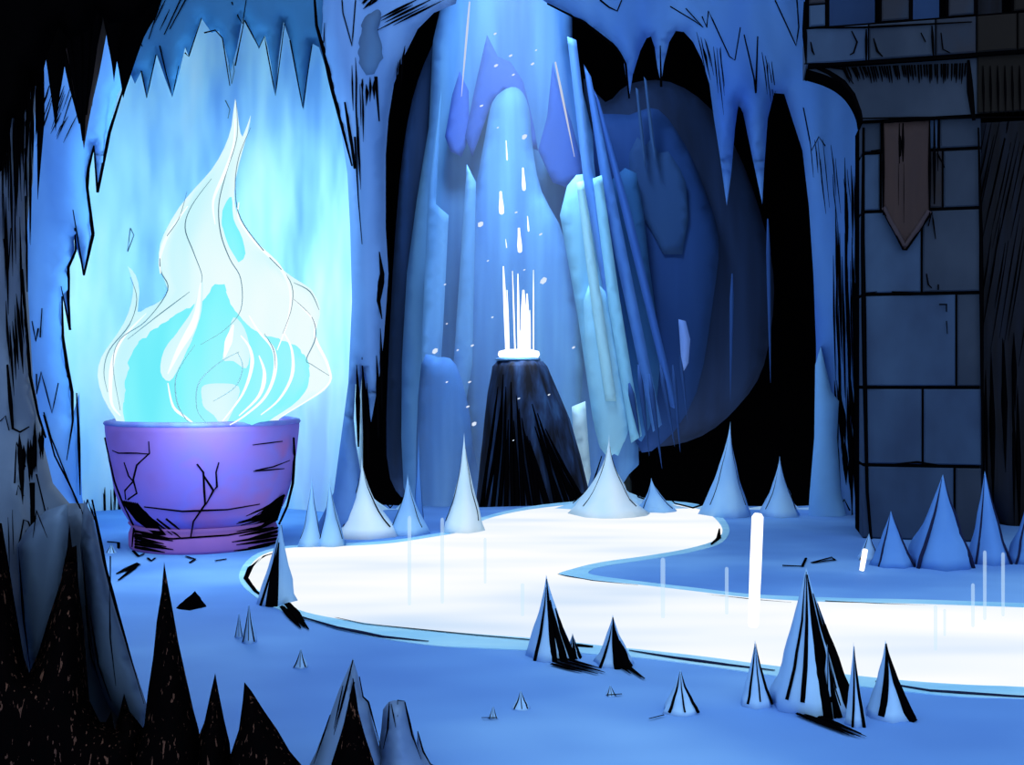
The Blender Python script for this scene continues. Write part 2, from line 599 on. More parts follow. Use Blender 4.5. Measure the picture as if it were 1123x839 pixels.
hatch(mb, sp, (436, 72), (446, 46), 5, (-4, 36), (3.0, .8), 2)
pstroke(mb, [(416, 276), (419, 300), (415, 330), (419, 350)], sp, (1, 1), mid=8)
for x, y, w in ((391, 420, 6), (397, 412, 4), (402, 440, 6), (413, 410, 5), (417, 380, 4)):
    pstroke(mb, [(x, y - 20), (x + 1, y), (x + 2, y + 70)], sp, (.8, 2), mid=w)
mb.build('crack_and_ink', INK, wp)
mb = MB()
slab([(396, 20), (412, 8), (420, 14), (418, 36), (424, 60), (416, 82), (404, 88), (392, 80), (388, 60), (392, 36)], 10.9, .3, .12, 14, .02, 7, smooth=3, mb=mb)
mb.build('knob', rock('knob_rock', [(56, 80, 118), (60, 100, 152)], 2), wp)

# lintel and wall beyond the chasm
w2 = [(585, -60), (590, -4), (602, 5), (620, 13), (640, 25), (660, 38), (676, 52), (684, 68), (690, 108), (694, 82), (702, 56), (709, 42), (714, 40), (718, 52), (721, 74), (725, 92),
      (728, 70), (734, 46), (741, 34), (750, 35), (760, 46), (770, 66), (778, 92), (783, 130), (790, 175), (797, 226), (802, 190), (806, 142), (810, 113), (815, 124), (822, 158), (832, 205),
      (836, 224), (838, 185), (842, 130), (849, 102), (860, 103), (868, 128), (880, 165), (887, 225), (892, 300), (895, 380), (895, 440), (893, 500), (888, 556), (886, 584), (990, 600), (1000, -60)]
mb2, s2 = slab(w2, 13.0, .7, .35, 34, .12, 9)
wr = tag(mb2.build('wall_right', WALLB), 'blue ice wall and lintel hanging over the black chasm', 'wall', kind='structure')
mb = MB()
pstroke(mb, [(600, 4), (640, 24), (676, 52), (686, 70), (690, 108)], s2, (2, 2), mid=3.5)
pstroke(mb, [(658, 0), (668, 8), (677, 12), (682, 0)], s2, (2, 1.5))
pstroke(mb, [(735, 7), (763, 24), (771, 30), (752, 9)], s2, (1.4, 1.2))
pstroke(mb, [(770, 18), (775, 30), (777, 12), (800, 62)], s2, (1.6, 1.4))
pstroke(mb, [(800, 62), (806, 66), (812, 30)], s2, (1.4, 1.2))
pstroke(mb, [(816, 38), (827, 86), (829, 102)], s2, (1.4, 2))
pstroke(mb, [(829, 100), (831, 40)], s2, (2.4, 1.4))
hatch(mb, s2, (834, 55), (848, 72), 5, (5, 38), (2, .8), 2)
hatch(mb, s2, (764, 36), (776, 56), 5, (9, 40), (2, .8), 2)
hatch(mb, s2, (782, 62), (794, 64), 4, (6, 58), (1.6, .8), 2)
pstroke(mb, [(724, 50), (725, 95)], s2, (1.2, 3))
pstroke(mb, [(881, 118), (890, 165), (898, 150), (905, 160)], s2, (1.4, 1.4))
hatch(mb, s2, (882, 135), (932, 200), 10, (6, 60), (1.6, .9), 3)
pstroke(mb, [(850, 0), (862, 26), (873, 50), (876, 30), (874, 0)], s2, (1.4, 1.6))
hatch(mb, s2, (908, 250), (944, 255), 9, (2, 110), (3.8, 1), 4)
hatch(mb, s2, (926, 190), (946, 210), 6, (2, 110), (3.6, 1), 3)
hatch(mb, s2, (912, 300), (944, 320), 9, (3, 150), (3.4, 1.2), 4)
hatch(mb, s2, (916, 425), (946, 440), 12, (4, 90), (6, 1.2), 5)
hatch(mb, s2, (934, 455), (950, 470), 6, (0, 80), (6, 1.2), 4)
hatch(mb, s2, (908, 548), (946, 556), 8, (2, 42), (2.2, 1), 5)
hatch(mb, s2, (928, 280), (946, 300), 6, (2, 150), (4.6, 2), 3)
hatch(mb, s2, (908, 436), (922, 440), 4, (10, 100), (7, 2), 3)
hatch(mb, s2, (926, 470), (948, 480), 9, (2, 70), (8, 2), 4)
pstroke(mb, [(918, 560), (926, 548), (932, 560)], s2, (2, 2))
mb.build('crack_and_ink', INK, wr)

mb = MB()
slab([(894, 400), (900, 380), (912, 430), (920, 440), (918, 480), (922, 540), (936, 600), (884, 600), (888, 540), (893, 480)], 12.55, .4, .06, 14, .02, 8, mb=mb)
mb.build('ice_flow', FLOW, wr)

mbu, _ = slab([(890, -60), (892, 52), (1110, 52), (1110, -60)], 12.2, .3, .1, 20, .04, 12)  # slab added to darken the wall seen between the merlons
tag(mbu.build('wall_upper_shade', NAVYSHADE), 'dark navy slab added as shade on the wall behind the tower battlements', 'wall', kind='structure')

# dark rock closing the scene beyond the tower
mbd, sd = slab([(1062, -60), (1200, -60), (1200, 620), (1110, 600), (1103, 612), (1096, 580), (1085, 555), (1070, 540), (1060, 300)], 11.9, .5, .25, 30, .1, 10)
wd = tag(mbd.build('wall_dark', DARKW), 'nearly black rock wall behind the tower', 'wall', kind='structure')
mb = MB()
hatch(mb, sd, (1076, 140), (1150, 140), 13, (-26, 120), (2, 1), 3)
hatch(mb, sd, (1080, 260), (1150, 250), 11, (-18, 110), (2, 1), 3)
hatch(mb, sd, (1082, 400), (1150, 380), 12, (2, 140), (7, 2), 4)
mb.build('crack_and_ink', INK, wd)

# near dark rock at the mouth of the cave
ln = [(-60, -60), (62, -60), (56, 20), (44, 70), (38, 130), (36, 200), (32, 225), (29, 262), (30, 310), (33, 360), (36, 415), (41, 440), (46, 480), (58, 530), (76, 552), (95, 552), (104, 578),
      (113, 620), (126, 665), (140, 710), (152, 745), (162, 782), (160, 860), (-60, 870)]
mbn, sn = slab(ln, 5.0, .6, .35, 44, .14, 9)
w0 = tag(mbn.build('wall_near', SLATE), 'slate grey rock face at the near edge of the cave', 'wall', kind='structure')
mb = MB()
hatch(mb, sn, (2, 130), (32, 130), 9, (2, 110), (3.4, .8), 3)
hatch(mb, sn, (0, 10), (50, 20), 20, (-6, 150), (8, 1), 4)
hatch(mb, sn, (-4, 100), (36, 110), 14, (0, 130), (4, 1), 4)
hatch(mb, sn, (-4, 200), (22, 210), 7, (2, 100), (3, 1), 4)
pstroke(mb, [(28, 215), (29, 260), (30, 320)], sn, (2, 1.5), mid=3)
pstroke(mb, [(4, 262), (9, 302), (12, 250)], sn, (1.6, 1.2))
hatch(mb, sn, (6, 340), (26, 330), 8, (4, 64), (4.5, 1), 2)
pstroke(mb, [(24, 295), (28, 350), (33, 412), (42, 455), (50, 480)], sn, (3, 2.5), mid=4)
pstroke(mb, [(8, 400), (14, 470), (22, 474), (32, 468)], sn, (2.4, 1.6), mid=5)
hatch(mb, sn, (18, 476), (48, 472), 9, (2, 52), (7, 2), 1.5)
pstroke(mb, [(0, 462), (6, 456), (10, 472)], sn, (1.4, 1.4))
pstroke(mb, [(16, 530), (18, 485), (28, 512)], sn, (2, 1.4))
pstroke(mb, [(18, 543), (20, 532), (26, 544)], sn, (1.4, 1.4))
pstroke(mb, [(34, 530), (36, 585)], sn, (9, 5))
pstroke(mb, [(40, 520), (51, 566)], sn, (1.6, 1.6))
pstroke(mb, [(20, 602), (26, 570), (31, 572), (38, 592)], sn, (2, 1.8))
pstroke(mb, [(48, 455), (60, 500), (78, 535), (92, 566), (96, 548), (104, 570)], sn, (2, 2))
pstroke(mb, [(101, 548), (112, 600), (124, 668), (152, 765)], sn, (2, 2.2), mid=3.6)
pstroke(mb, [(94, 664), (98, 710), (110, 752)], sn, (1.6, 1.2))
pstroke(mb, [(96, 688), (111, 752), (100, 668)], sn, (1.6, 1.4))
pstroke(mb, [(121, 610), (121, 690), (127, 757)], sn, (1.6, 1.2))
pstroke(mb, [(112, 725), (124, 768)], sn, (1.6, 1.2))
hatch(mb, sn, (100, 600), (120, 640), 4, (22, 110), (2.4, 1), 3)
hatch(mb, sn, (2, 560), (60, 560), 6, (2, 70), (2, 1), 4)
mb.build('crack_and_ink', INK, w0)

# ------------------------------------------------------------------ river and its ice rim
riv = [(271, 632), (283, 613), (312, 603), (360, 601), (420, 598), (470, 591), (512, 583), (532, 571), (580, 560), (650, 553), (720, 553), (768, 560), (791, 578), (786, 592),
       (755, 602), (710, 610), (660, 617), (630, 624), (612, 631), (640, 637), (700, 643), (760, 650), (820, 657), (880, 661), (940, 663), (1000, 664), (1060, 666), (1170, 670), (1500, 682),
       (1500, 790), (1170, 758), (1060, 752), (1000, 748), (940, 742), (900, 737), (840, 730), (780, 722), (720, 715), (660, 709), (600, 702), (520, 696), (440, 689), (380, 681), (335, 672), (306, 660), (283, 648)]


def pool(px, z0, z1, mat, name, sub=4):
    b = catmull(px, sub)
    n = len(b)
    res = delaunay_2d_cdt([Vector(G(x, y)[:2]) for x, y in b], [(i, (i + 1) % n) for i in range(n)], [], 1, 1e-4)
    vv, fs = res[0], res[2]
    N = len(vv)
    mb = MB()
    faces = [tuple(f) for f in fs] + [tuple(N + i for i in reversed(f)) for f in fs]
    order = {}
    for i, og in enumerate(res[3]):
        for o in og:
            order[o] = i
    ks = [order[k] for k in range(n) if k in order]
    for i in range(len(ks)):
        a, c = ks[i], ks[(i + 1) % len(ks)]
        if a != c:
            faces.append((a, c, N + c, N + a))
    mb.add([(v.x, v.y, z1) for v in vv] + [(v.x, v.y, z0) for v in vv], faces)
    return mb.build(name, mat, smooth=False)


rim = [(262, 634), (276, 611), (310, 600), (360, 597), (420, 594), (470, 587), (505, 580), (528, 568), (580, 556), (650, 549), (722, 549), (775, 556), (799, 577), (792, 595), (757, 606),
       (710, 614), (664, 621), (648, 626), (650, 631), (700, 638), (760, 645), (820, 652), (880, 655), (940, 657), (1000, 658), (1060, 660), (1170, 664), (1500, 676),
       (1500, 802), (1170, 770), (1060, 765), (1000, 760), (930, 752), (850, 742), (760, 729), (700, 722), (620, 716), (540, 712), (480, 709), (420, 701), (370, 690), (318, 674), (280, 655)]
tag(pool(rim, -.01, .006, BANKICE, 'river_bank'), 'pale ice rim around the glowing river', 'river bank', kind='structure')
river = tag(pool(riv, 0, .014, WATER, 'river'), 'glowing white river winding across the blue ice floor', 'river', kind='structure')


def fpts(px, z=.012):
    out = []
    for i in range(len(px) - 1):
        a, c = px[i], px[i + 1]
        k = max(1, int(math.hypot(c[0] - a[0], c[1] - a[1]) / 12))
        out += [G(a[0] + (c[0] - a[0]) * j / k, a[1] + (c[1] - a[1]) * j / k, z) for j in range(k)]
    out.append(G(px[-1][0], px[-1][1], z))
    return out


def fstroke(mb, px, w=(1.5, .5), mid=None, mi=0):
    q = fpts(px)
    pw = prof(len(q), w[0], w[1], mid)
    tube(mb, q, [max(.0008, .5 * a * p.y / F) for a, p in zip(pw, q)], mi, 4, 2.5)


mb = MB()
fstroke(mb, [(345, 672), (400, 684), (450, 689), (520, 696), (600, 703)], (.5, 1.0), 1.0)
fstroke(mb, [(330, 676), (370, 688), (420, 698), (470, 703)], (1.2, .8), 3.2, 1)
fstroke(mb, [(618, 706), (650, 709)], (2, 2), 3.5)
fstroke(mb, [(690, 713), (740, 721), (800, 729), (850, 735)], (1, 1), 3, 1)
fstroke(mb, [(960, 747), (1020, 757), (1110, 763), (1165, 766)], (1, 1.5), 2.6, 1)
fstroke(mb, [(612, 630), (650, 637), (700, 642)], (1.2, .8), 1.8, 1)
fstroke(mb, [(775, 652), (830, 658), (868, 661)], (.6, .8), 1.6)
fstroke(mb, [(905, 659), (960, 662), (1020, 664)], (.8, .6), 1.6)
fstroke(mb, [(789, 580), (788, 590), (780, 597)], (1, 1), 2.5)
fstroke(mb, [(312, 603), (290, 610), (275, 622), (270, 634), (280, 648), (290, 655)], (1, 1), 3)
mb.build('crack_and_ink', [INK, INKBLUE], river)

# small fissures in the floor, and strokes drawing the stalagmites' cast shadows
mb = MB()
for a in ([(128, 629), (150, 618)], [(130, 636), (148, 622)], [(138, 626), (152, 619)]):
    fstroke(mb, a, (1, 2.4), 3)
for a in ([(146, 604), (152, 610), (158, 607)], [(162, 612), (166, 615), (170, 612)], [(204, 610), (214, 613), (208, 617)], [(236, 615), (248, 613)], [(118, 594), (130, 595), (130, 601)],
          [(858, 620), (880, 621), (884, 612)], [(890, 617), (912, 611), (916, 614), (890, 617)]):
    fstroke(mb, a, (1.4, 1.2))
for (x, y, dx, dy, n) in ((316, 664, 26, 30, 5), (612, 724, 44, 12, 5), (683, 730, 22, 16, 5), (880, 782, 58, 24, 6)):  # cast shadows of the stalagmites, drawn as black strokes
    for i in range(n):
        ox, oy = random.uniform(-8, 12), random.uniform(-3, 5)
        s = random.uniform(.6, 1.1)
        fstroke(mb, [(x + ox, y + oy), (x + ox + dx * s, y + oy + dy * s)], (2.2, .6), 3.2)
fstroke(mb, [(528, 787), (545, 787)], (.8, 1))
fstroke(mb, [(665, 762), (682, 761)], (.8, 1))
fstroke(mb, [(712, 788), (728, 784)], (.8, 1))
mb.build('crack_and_ink', INK, floor)

# ------------------------------------------------------------------ stone bowl
BD = 10.45
bx = (224.5 - CX) / F * BD
ROWS = [(608, 81), (597, 82), (588, 82), (581, 79), (577, 80), (566, 87), (556, 92), (540, 97), (524, 100), (508, 103), (492, 105), (478, 106.5), (470, 107)]


def bz(y):
    return H - (y - CY) / F * BD


zf = bz(603)
prof_b = [(h * .952 / F * BD, bz(y) - zf) for y, h in ROWS]
prof_b[0] = (prof_b[0][0], 0.0)
prof_b[1] = (prof_b[1][0], .03)


def lathe(pr, n=72, mb=None, mi=0, close=False):
    mb = mb or MB()
    vs, fs = [], []
    for r, z in pr:
        for k in range(n):
            a = 2 * math.pi * k / n
            vs.append((bx + r * math.cos(a), BD + r * math.sin(a), z))
    for i in range(len(pr) - 1):
        for k in range(n):
            k2 = (k + 1) % n
            fs.append((i * n + k, i * n + k2, (i + 1) * n + k2, (i + 1) * n + k))
    fs.append(tuple(reversed(range(n))))
    if close:
        fs.append(tuple((len(pr) - 1) * n + k for k in range(n)))
    mb.add(vs, fs)
    return mb


def rad_at(z):
    for (r0, z0), (r1, z1) in zip(prof_b, prof_b[1:]):
        if z0 <= z <= z1:
            return r0 + (r1 - r0) * (z - z0) / max(1e-6, z1 - z0)
    return prof_b[-1][0] if z > prof_b[-1][1] else prof_b[0][0]


def sbowl(x, y):
    D = BD - .9
    for _ in range(8):
        p = P(x, y, D)
        r = rad_at(p.z)
        q = r * r - (p.x - bx) ** 2
        D = BD - math.sqrt(max(q, 0.0))
    return D


bowl = empty('stone_bowl', (bx, BD, 0), 'cracked purple stone fire bowl standing on the blue ice floor', 'bowl')
body = prof_b[4:]
zt = prof_b[-1][1]
rt = prof_b[-1][0]
inner = [(rt - .02, zt + .012), (rt - .1, zt), (rt - .2, zt - .25), (rt - .45, zt - .5), (.2, zt - .6)]
basin = lathe(body + inner, close=True).build('basin', PURPLE, bowl)
lathe([(r, z) for r, z in prof_b[:4]] + [(.76, prof_b[4][1])], close=True).build('foot', PURPLE2, bowl)
mb = MB()
vs, fs = [], []
n = 96
for k in range(n):
    a = 2 * math.pi * k / n
    for j in range(8):
        b = 2 * math.pi * j / 8
        rr = rt - .03 + .042 * math.cos(b)
        w = .012 * noise.noise(Vector((math.cos(a) * 2, math.sin(a) * 2, 1)))
        vs.append((bx + rr * math.cos(a), BD + rr * math.sin(a), zt + .0 + .03 * math.sin(b) + w))
for k in range(n):
    for j in range(8):
        fs.append((k * 8 + j, k * 8 + (j + 1) % 8, ((k + 1) % n) * 8 + (j + 1) % 8, ((k + 1) % n) * 8 + j))
mb.add(vs, fs)
tag(mb.build('rim', LIP, bowl), 'lilac rounded rim')
mb = MB()
for s, w, m in (
    ([(163, 484), (164, 497), (150, 510), (146, 526), (150, 541), (140, 548)], (1.0, 2), 2.4), ([(136, 507), (141, 522), (146, 528), (137, 538), (138, 548)], (1.4, 2), 2.4),
    ([(216, 509), (223, 518), (224, 540), (225, 553), (212, 572), (209, 590)], (2, 1.6), 2.6), ([(223, 521), (234, 538), (238, 534), (237, 518), (240, 507)], (2, 1.4), 3),
    ([(234, 538), (226, 553)], (2.6, 1.2), 2), ([(158, 556), (200, 561), (250, 559), (285, 553)], (1.4, 1.2), 2.4), ([(146, 588), (190, 591), (250, 587), (300, 578)], (1.8, 1.6), 2.2),
    ([(123, 494), (130, 497), (150, 497), (164, 498)], (1, 1), 2), ([(277, 488), (310, 484)], (.8, 1), 1.6), ([(280, 516), (300, 512), (318, 505)], (1, 1), 2), ([(278, 517), (312, 514)], (1, 1), 2),
    ([(115, 480), (121, 506), (126, 528), (135, 552), (147, 577)], (2, 3), 3.5), ([(322, 480), (323, 500), (321, 530), (315, 555), (306, 575)], (2.5, 2.5), 3.5), ([(147, 578), (145, 600)], (2.4, 2), 3), ([(308, 576), (309, 598)], (2.4, 2), 3)):
    pstroke(mb, s, sbowl, w, 0, m, .006)
mb.build('crack_and_ink', INK, bowl)
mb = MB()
for i in range(9):  # black hatch strokes draw the shade low on the bowl
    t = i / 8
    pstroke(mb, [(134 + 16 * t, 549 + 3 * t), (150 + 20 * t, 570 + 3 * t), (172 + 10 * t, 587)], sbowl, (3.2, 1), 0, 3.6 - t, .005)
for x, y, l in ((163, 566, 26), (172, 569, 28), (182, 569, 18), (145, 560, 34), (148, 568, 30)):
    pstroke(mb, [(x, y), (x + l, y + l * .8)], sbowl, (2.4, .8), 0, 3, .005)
tag(mb.build('shade_hatch', INK, bowl), 'black hatching drawn as shade round the base')
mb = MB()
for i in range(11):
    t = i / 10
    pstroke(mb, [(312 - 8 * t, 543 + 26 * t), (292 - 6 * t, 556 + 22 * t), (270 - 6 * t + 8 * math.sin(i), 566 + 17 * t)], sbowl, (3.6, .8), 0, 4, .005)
tag(mb.build('shade_hatch', INK, bowl), 'black hatching drawn as shade round the base')
for side in (0, 1):  # hatched shade drawn on both sides of the foot
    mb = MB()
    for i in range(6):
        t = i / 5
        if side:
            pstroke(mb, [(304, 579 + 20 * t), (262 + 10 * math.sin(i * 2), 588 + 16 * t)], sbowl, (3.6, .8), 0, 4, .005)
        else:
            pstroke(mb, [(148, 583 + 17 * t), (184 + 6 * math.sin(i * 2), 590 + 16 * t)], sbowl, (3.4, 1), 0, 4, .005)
    tag(mb.build('shade_hatch', INK, bowl), 'black hatching drawn as shade round the foot')

# ------------------------------------------------------------------ flame
fl = [(142, 477), (126, 458), (113, 436), (107, 412), (111, 392), (123, 374), (136, 354), (144, 332), (146, 310), (140, 292), (149, 302), (153, 320), (151, 342), (160, 338), (176, 330), (184, 318),
      (178, 302), (174, 278), (180, 256), (196, 228), (214, 206), (232, 186), (246, 162), (254, 138), (258, 108), (262, 136), (266, 150), (275, 126), (271, 148), (262, 180), (257, 210), (260, 236),
      (272, 258), (290, 276), (308, 294), (324, 306), (342, 318), (351, 338), (349, 352), (346, 370), (352, 386), (361, 406), (361, 422), (348, 434), (326, 446), (306, 460), (292, 476), (220, 482)]
FD = 10.3
flame = empty('flame', P(221, 479, FD), 'tall pale cyan flame rising from the purple bowl', 'flame')
mb, sfl = slab(fl, FD, 0, .62, 70, .05, 8, sym=True, smooth=2)
mb.build('flame_body', FLAMEO, flame)
for nm, pl_, d, bl, mt in (
    ('flame_core', [(146, 474), (134, 440), (136, 402), (150, 372), (184, 348), (222, 322), (226, 306), (252, 304), (260, 330), (282, 352), (312, 366), (334, 386), (342, 412), (328, 438), (300, 458), (272, 474), (214, 479)], .36, .3, FLAMEC),
    ('flame_core', [(240, 250), (246, 226), (254, 216), (256, 240), (266, 262), (270, 290), (262, 300), (250, 284)], .38, .12, FLAMEC),
    ('flame_lobe', [(222, 306), (221, 340), (212, 372), (198, 400), (186, 418), (176, 408), (180, 384), (196, 362), (212, 338)], .66, .06, FLAMEO),
    ('flame_lobe', [(256, 348), (268, 360), (274, 384), (270, 404), (256, 396), (244, 394), (250, 370)], .68, .06, FLAMEO),
    ('flame_lobe', [(220, 424), (236, 420), (262, 424), (258, 444), (246, 466), (234, 456), (222, 446)], .66, .06, FLAMEO)):
    m2, _ = slab(pl_, FD - d, 0, bl, 22, .02, 7, sym=True, smooth=3)
    tag(m2.build(nm, mt, flame), 'bright cyan inner flame' if nm == 'flame_core' else 'pale lick of flame')
mb = MB()


def slobe(x, y):
    return min(sfl(x, y) - .13, FD - .74 if y > 345 else 99)


for s, w in (([(273, 346), (284, 364), (300, 384), (301, 410), (290, 436), (268, 456), (252, 466)], 4.5), ([(264, 368), (274, 382), (276, 402), (266, 432), (244, 462)], 4.5),
             ([(284, 390), (290, 410), (284, 434), (262, 456)], 5), ([(311, 364), (320, 384), (320, 412), (306, 438), (286, 455)], 4), ([(184, 420), (190, 446), (204, 458), (212, 464)], 3.5),
             ([(132, 456), (122, 440), (123, 400), (134, 372), (160, 344)], 5), ([(236, 246), (234, 220), (246, 190), (256, 160), (258, 130)], 4), ([(176, 300), (176, 280), (186, 254), (206, 226)], 4),
             ([(262, 222), (262, 240), (280, 266), (306, 292), (318, 318), (316, 350), (304, 384)], 4), ([(322, 328), (344, 352), (346, 372), (360, 402), (358, 424), (310, 456)], 3.5),
             ([(220, 310), (214, 350), (196, 384), (184, 410)], 9), ([(256, 356), (250, 376), (246, 392)], 9)):
    pstroke(mb, s, slobe, (1.2, 1.2), 0, w, .02, True)
mb.build('flame_tongue', FLAMEW, flame)
mb = MB()
for s in ([(205, 210), (196, 240), (178, 268), (176, 296), (184, 318), (160, 352), (132, 372), (124, 400), (132, 450)], [(232, 196), (210, 226), (203, 250), (212, 276), (221, 300), (221, 310)],
          [(259, 112), (260, 150), (248, 190), (240, 224), (242, 256), (252, 284), (264, 306), (264, 340), (246, 362), (220, 378)], [(275, 140), (262, 172), (258, 206), (264, 240), (290, 276), (318, 308), (320, 336), (310, 366)],
          [(322, 310), (340, 320), (350, 340)], [(322, 328), (342, 348), (346, 370), (336, 394), (342, 400), (361, 412)], [(143, 304), (150, 328), (142, 356), (120, 384), (114, 408), (118, 430)],
          [(214, 378), (194, 410), (194, 440), (204, 460), (212, 466)], [(262, 386), (240, 398), (218, 420), (216, 448), (226, 464)], [(260, 386), (266, 402), (258, 424), (234, 440)], [(290, 366), (300, 384), (302, 404)],
          [(208, 320), (176, 344), (140, 372)]):
    pstroke(mb, s, slobe, (.5, .5), 0, 1.3, .035, True)
mb.build('flame_seam', FLAMEL, flame)
mb = MB()
for s, w in (([(282, 215), (279, 224), (283, 230), (286, 218)], 2), ([(284, 222), (276, 240), (275, 254), (281, 262)], 2.2), ([(345, 374), (352, 384), (362, 412), (356, 426)], 2)):
    pass

# ------------------------------------------------------------------ stalagmites on the floor
def spike(apex, xl, xr, yb, label, mats=(SPIKE, INK), stripe=(), power=.8, seed=0, name='stalagmite', group=None, sink=.0, ydepth=.7, elx=1.0, cat='stalagmite', flute=.1):
    D0 = gd(yb)
    R = (xr - xl) / 2 / F * D0
    Dc = D0 + R * ydepth
    R = (xr - xl) / 2 / F * Dc
    base = P((xl + xr) / 2, yb, Dc)
    base.z = -sink
    ap = P(apex[0], apex[1], Dc)
    mb, at = cone(ap, base, R, power, seed=seed, flute=flute, elx=elx)
    if stripe:
        stripes(mb, at, stripe, 1, R * .105)
    o = mb.build(name, list(mats))
    return tag(o, label, cat, group)


FRONT = -math.pi / 2
shade_r = [(FRONT + .1, .0, FRONT + .1, .95, 1.15), (FRONT + .42, .0, FRONT + .3, .9, .8), (FRONT + .72, .0, FRONT + .6, .82, .9), (FRONT + 1.0, .0, FRONT + .9, .75, .8), (FRONT + 1.3, 0, FRONT + 1.2, .6, .9),
          (FRONT - .5, .1, FRONT - .3, .97, .6)]  # black strokes right of centre draw the stalagmites' shadow side
lines = [(FRONT + .9, .05, FRONT + .7, .95, .9), (FRONT - .8, .05, FRONT - .6, .95, .8), (FRONT + .1, .1, FRONT, .9, .5)]
spike((308, 572), 282, 326, 664, 'narrow black-striped ice stalagmite between the bowl and the river tip', stripe=[(FRONT - .1, 0, FRONT, .75, 2.4), (FRONT + .12, 0, FRONT + .1, .6, 1.6), (FRONT - .7, 0, FRONT - .4, .8, .7)], seed=1)
spike((599, 630), 577, 632, 724, 'slim ice stalagmite rising from the near river bank at mid river', stripe=[(FRONT + .1, 0, FRONT + .1, .95, 1.3), (FRONT + .5, 0, FRONT + .4, .7, 1.6), (FRONT + .9, 0, FRONT + .8, .6, 1.8), (FRONT - .7, 0, FRONT - .4, .85, .7)], seed=2)
spike((628, 694), 618, 638, 722, 'tiny black-streaked spike tucked against the mid-river stalagmite', stripe=shade_r, seed=3)
spike((672, 674), 652, 694, 732, 'short black-edged stalagmite on the near bank just beyond mid river', stripe=[(FRONT + .15, 0, FRONT + .1, .95, 2.2), (FRONT + .5, 0, FRONT + .4, .7, 2.2), (FRONT + .85, 0, FRONT + .8, .5, 2), (FRONT - .8, 0, FRONT - .5, .8, .8)], seed=4)
spike((884, 622), 846, 934, 784, 'tallest ice stalagmite, heavily striped black, in front of the river', stripe=shade_r + [(FRONT + .25, .1, FRONT + .2, .88, .6), (FRONT - .9, .1, FRONT - .7, .95, .4)], power=.95, seed=5)
spike((907, 706), 898, 922, 786, 'thin dark sliver leaning on the tallest striped stalagmite', stripe=shade_r, seed=6)
spike((936, 704), 927, 950, 797, 'thin needle stalagmite beside the tallest striped one', stripe=[(FRONT + .5, 0, FRONT + .2, .95, 1.6), (FRONT - .6, 0, FRONT - .3, .9, 1.2)], seed=7)
spike((971, 702), 950, 1000, 790, 'small triangular stalagmite with black edges beside the needle stalagmite, furthest from the bowl', stripe=[(FRONT + .7, 0, FRONT + .3, .96, 1.8), (FRONT - .7, .05, FRONT - .2, .95, 1.6), (FRONT + 1.1, 0, FRONT + 1, .35, 1.4)], seed=8)
spike((828, 702), 812, 846, 776, 'faint pale stalagmite beside the tallest striped one, at its near bank side', mats=(SPIKE, INK), stripe=lines, seed=9)
spike((746, 734), 726, 766, 784, 'pale low stalagmite alone on the floor before the river bend', stripe=lines, seed=10)
for i, (ap, xl, xr, yb, lb) in enumerate((((571, 757), 561, 582, 779, 'small three-pronged ice nub on the open blue floor'), ((541, 774), 535, 546, 789, 'tiny dark ice tooth on the open floor beside the three-pronged nub'),
                                          ((669, 751), 664, 676, 764, 'tiny ice tooth on the floor below the short black-edged stalagmite'), ((330, 711), 322, 338, 733, 'small chevron-shaped ice tooth on the floor below the river tip'),
                                          ((273, 662), 266, 282, 706, 'thin twin-edged ice sliver on the floor between bowl and river tip'), ((262, 672), 258, 268, 700, 'thinnest ice sliver beside the twin-edged one'),
                                          ((122, 596), 117, 128, 607, 'tiny ice nub on the floor against the bowl foot'))):
    spike(ap, xl, xr, yb, lb, stripe=lines, seed=20 + i)
mb = MB()
tag(spike((214, 648), 194, 226, 668, 'small dark angular rock shard lying on the ice before the bowl', mats=(BLACK, INK), power=.95, seed=31, name='rock_shard', cat='rock'), None)

# bank of stalagmites along the chasm
for i, (ap, xl, xr, yb, lb, mt) in enumerate((
        ((396, 498), 366, 438, 588, 'white-tipped ice mound at the foot of the ice pillar', PALE), ((447, 520), 426, 470, 586, 'small ice spike on the chasm lip next to the mound by the pillar', SPIKE),
        ((509, 474), 486, 532, 584, 'slender pale ice spike on the chasm lip against the dark pedestal', PALE), ((459, 471), 452, 466, 580, 'thin ice needle on the chasm lip between two spikes', DEEP),
        ((668, 476), 622, 710, 566, 'broad white ice cone on the chasm lip behind the river bend', PALE), ((714, 524), 698, 742, 562, 'small ice tooth beside the broad white cone on the chasm lip', SPIKE),
        ((801, 462), 768, 822, 566, 'tall curved ice spike on the chasm lip near the river bend end', SPIKE), ((855, 500), 832, 878, 566, 'short ice spike at the chasm lip by the blue wall', SPIKE),
        ((342, 520), 328, 356, 600, 'ice spike with black outline behind the river beside the bowl', SPIKE), ((361, 522), 350, 380, 600, 'twin ice spike with black outline closest to the ice pillar foot', SPIKE))):
    spike(ap, xl, xr, yb, lb, mats=(mt, INK), stripe=[(FRONT + 1.1, .12, FRONT + .9, .85, .22), (FRONT - 1.1, .12, FRONT - .9, .8, .18)], power=(.52 if xr - xl > 70 else .66), seed=40 + i, ydepth=.3, flute=.09)
bk = [(372, 610), (380, 560), (392, 536), (402, 540), (414, 550), (426, 558), (434, 558), (444, 548), (452, 552), (462, 568), (480, 576), (496, 568), (508, 540), (520, 560), (530, 568), (560, 562), (600, 560), (626, 552), (646, 538),
      (668, 520), (690, 540), (706, 546), (722, 548), (740, 554), (760, 558), (776, 552), (792, 530), (802, 515), (812, 545), (822, 557), (836, 555), (850, 540), (856, 530), (866, 548), (876, 557), (892, 556), (920, 560), (950, 590), (950, 612),
      (800, 606), (600, 600), (480, 612)]
mbk, sbk = slab(bk, 13.2, .5, .12, 12, .05, 7)
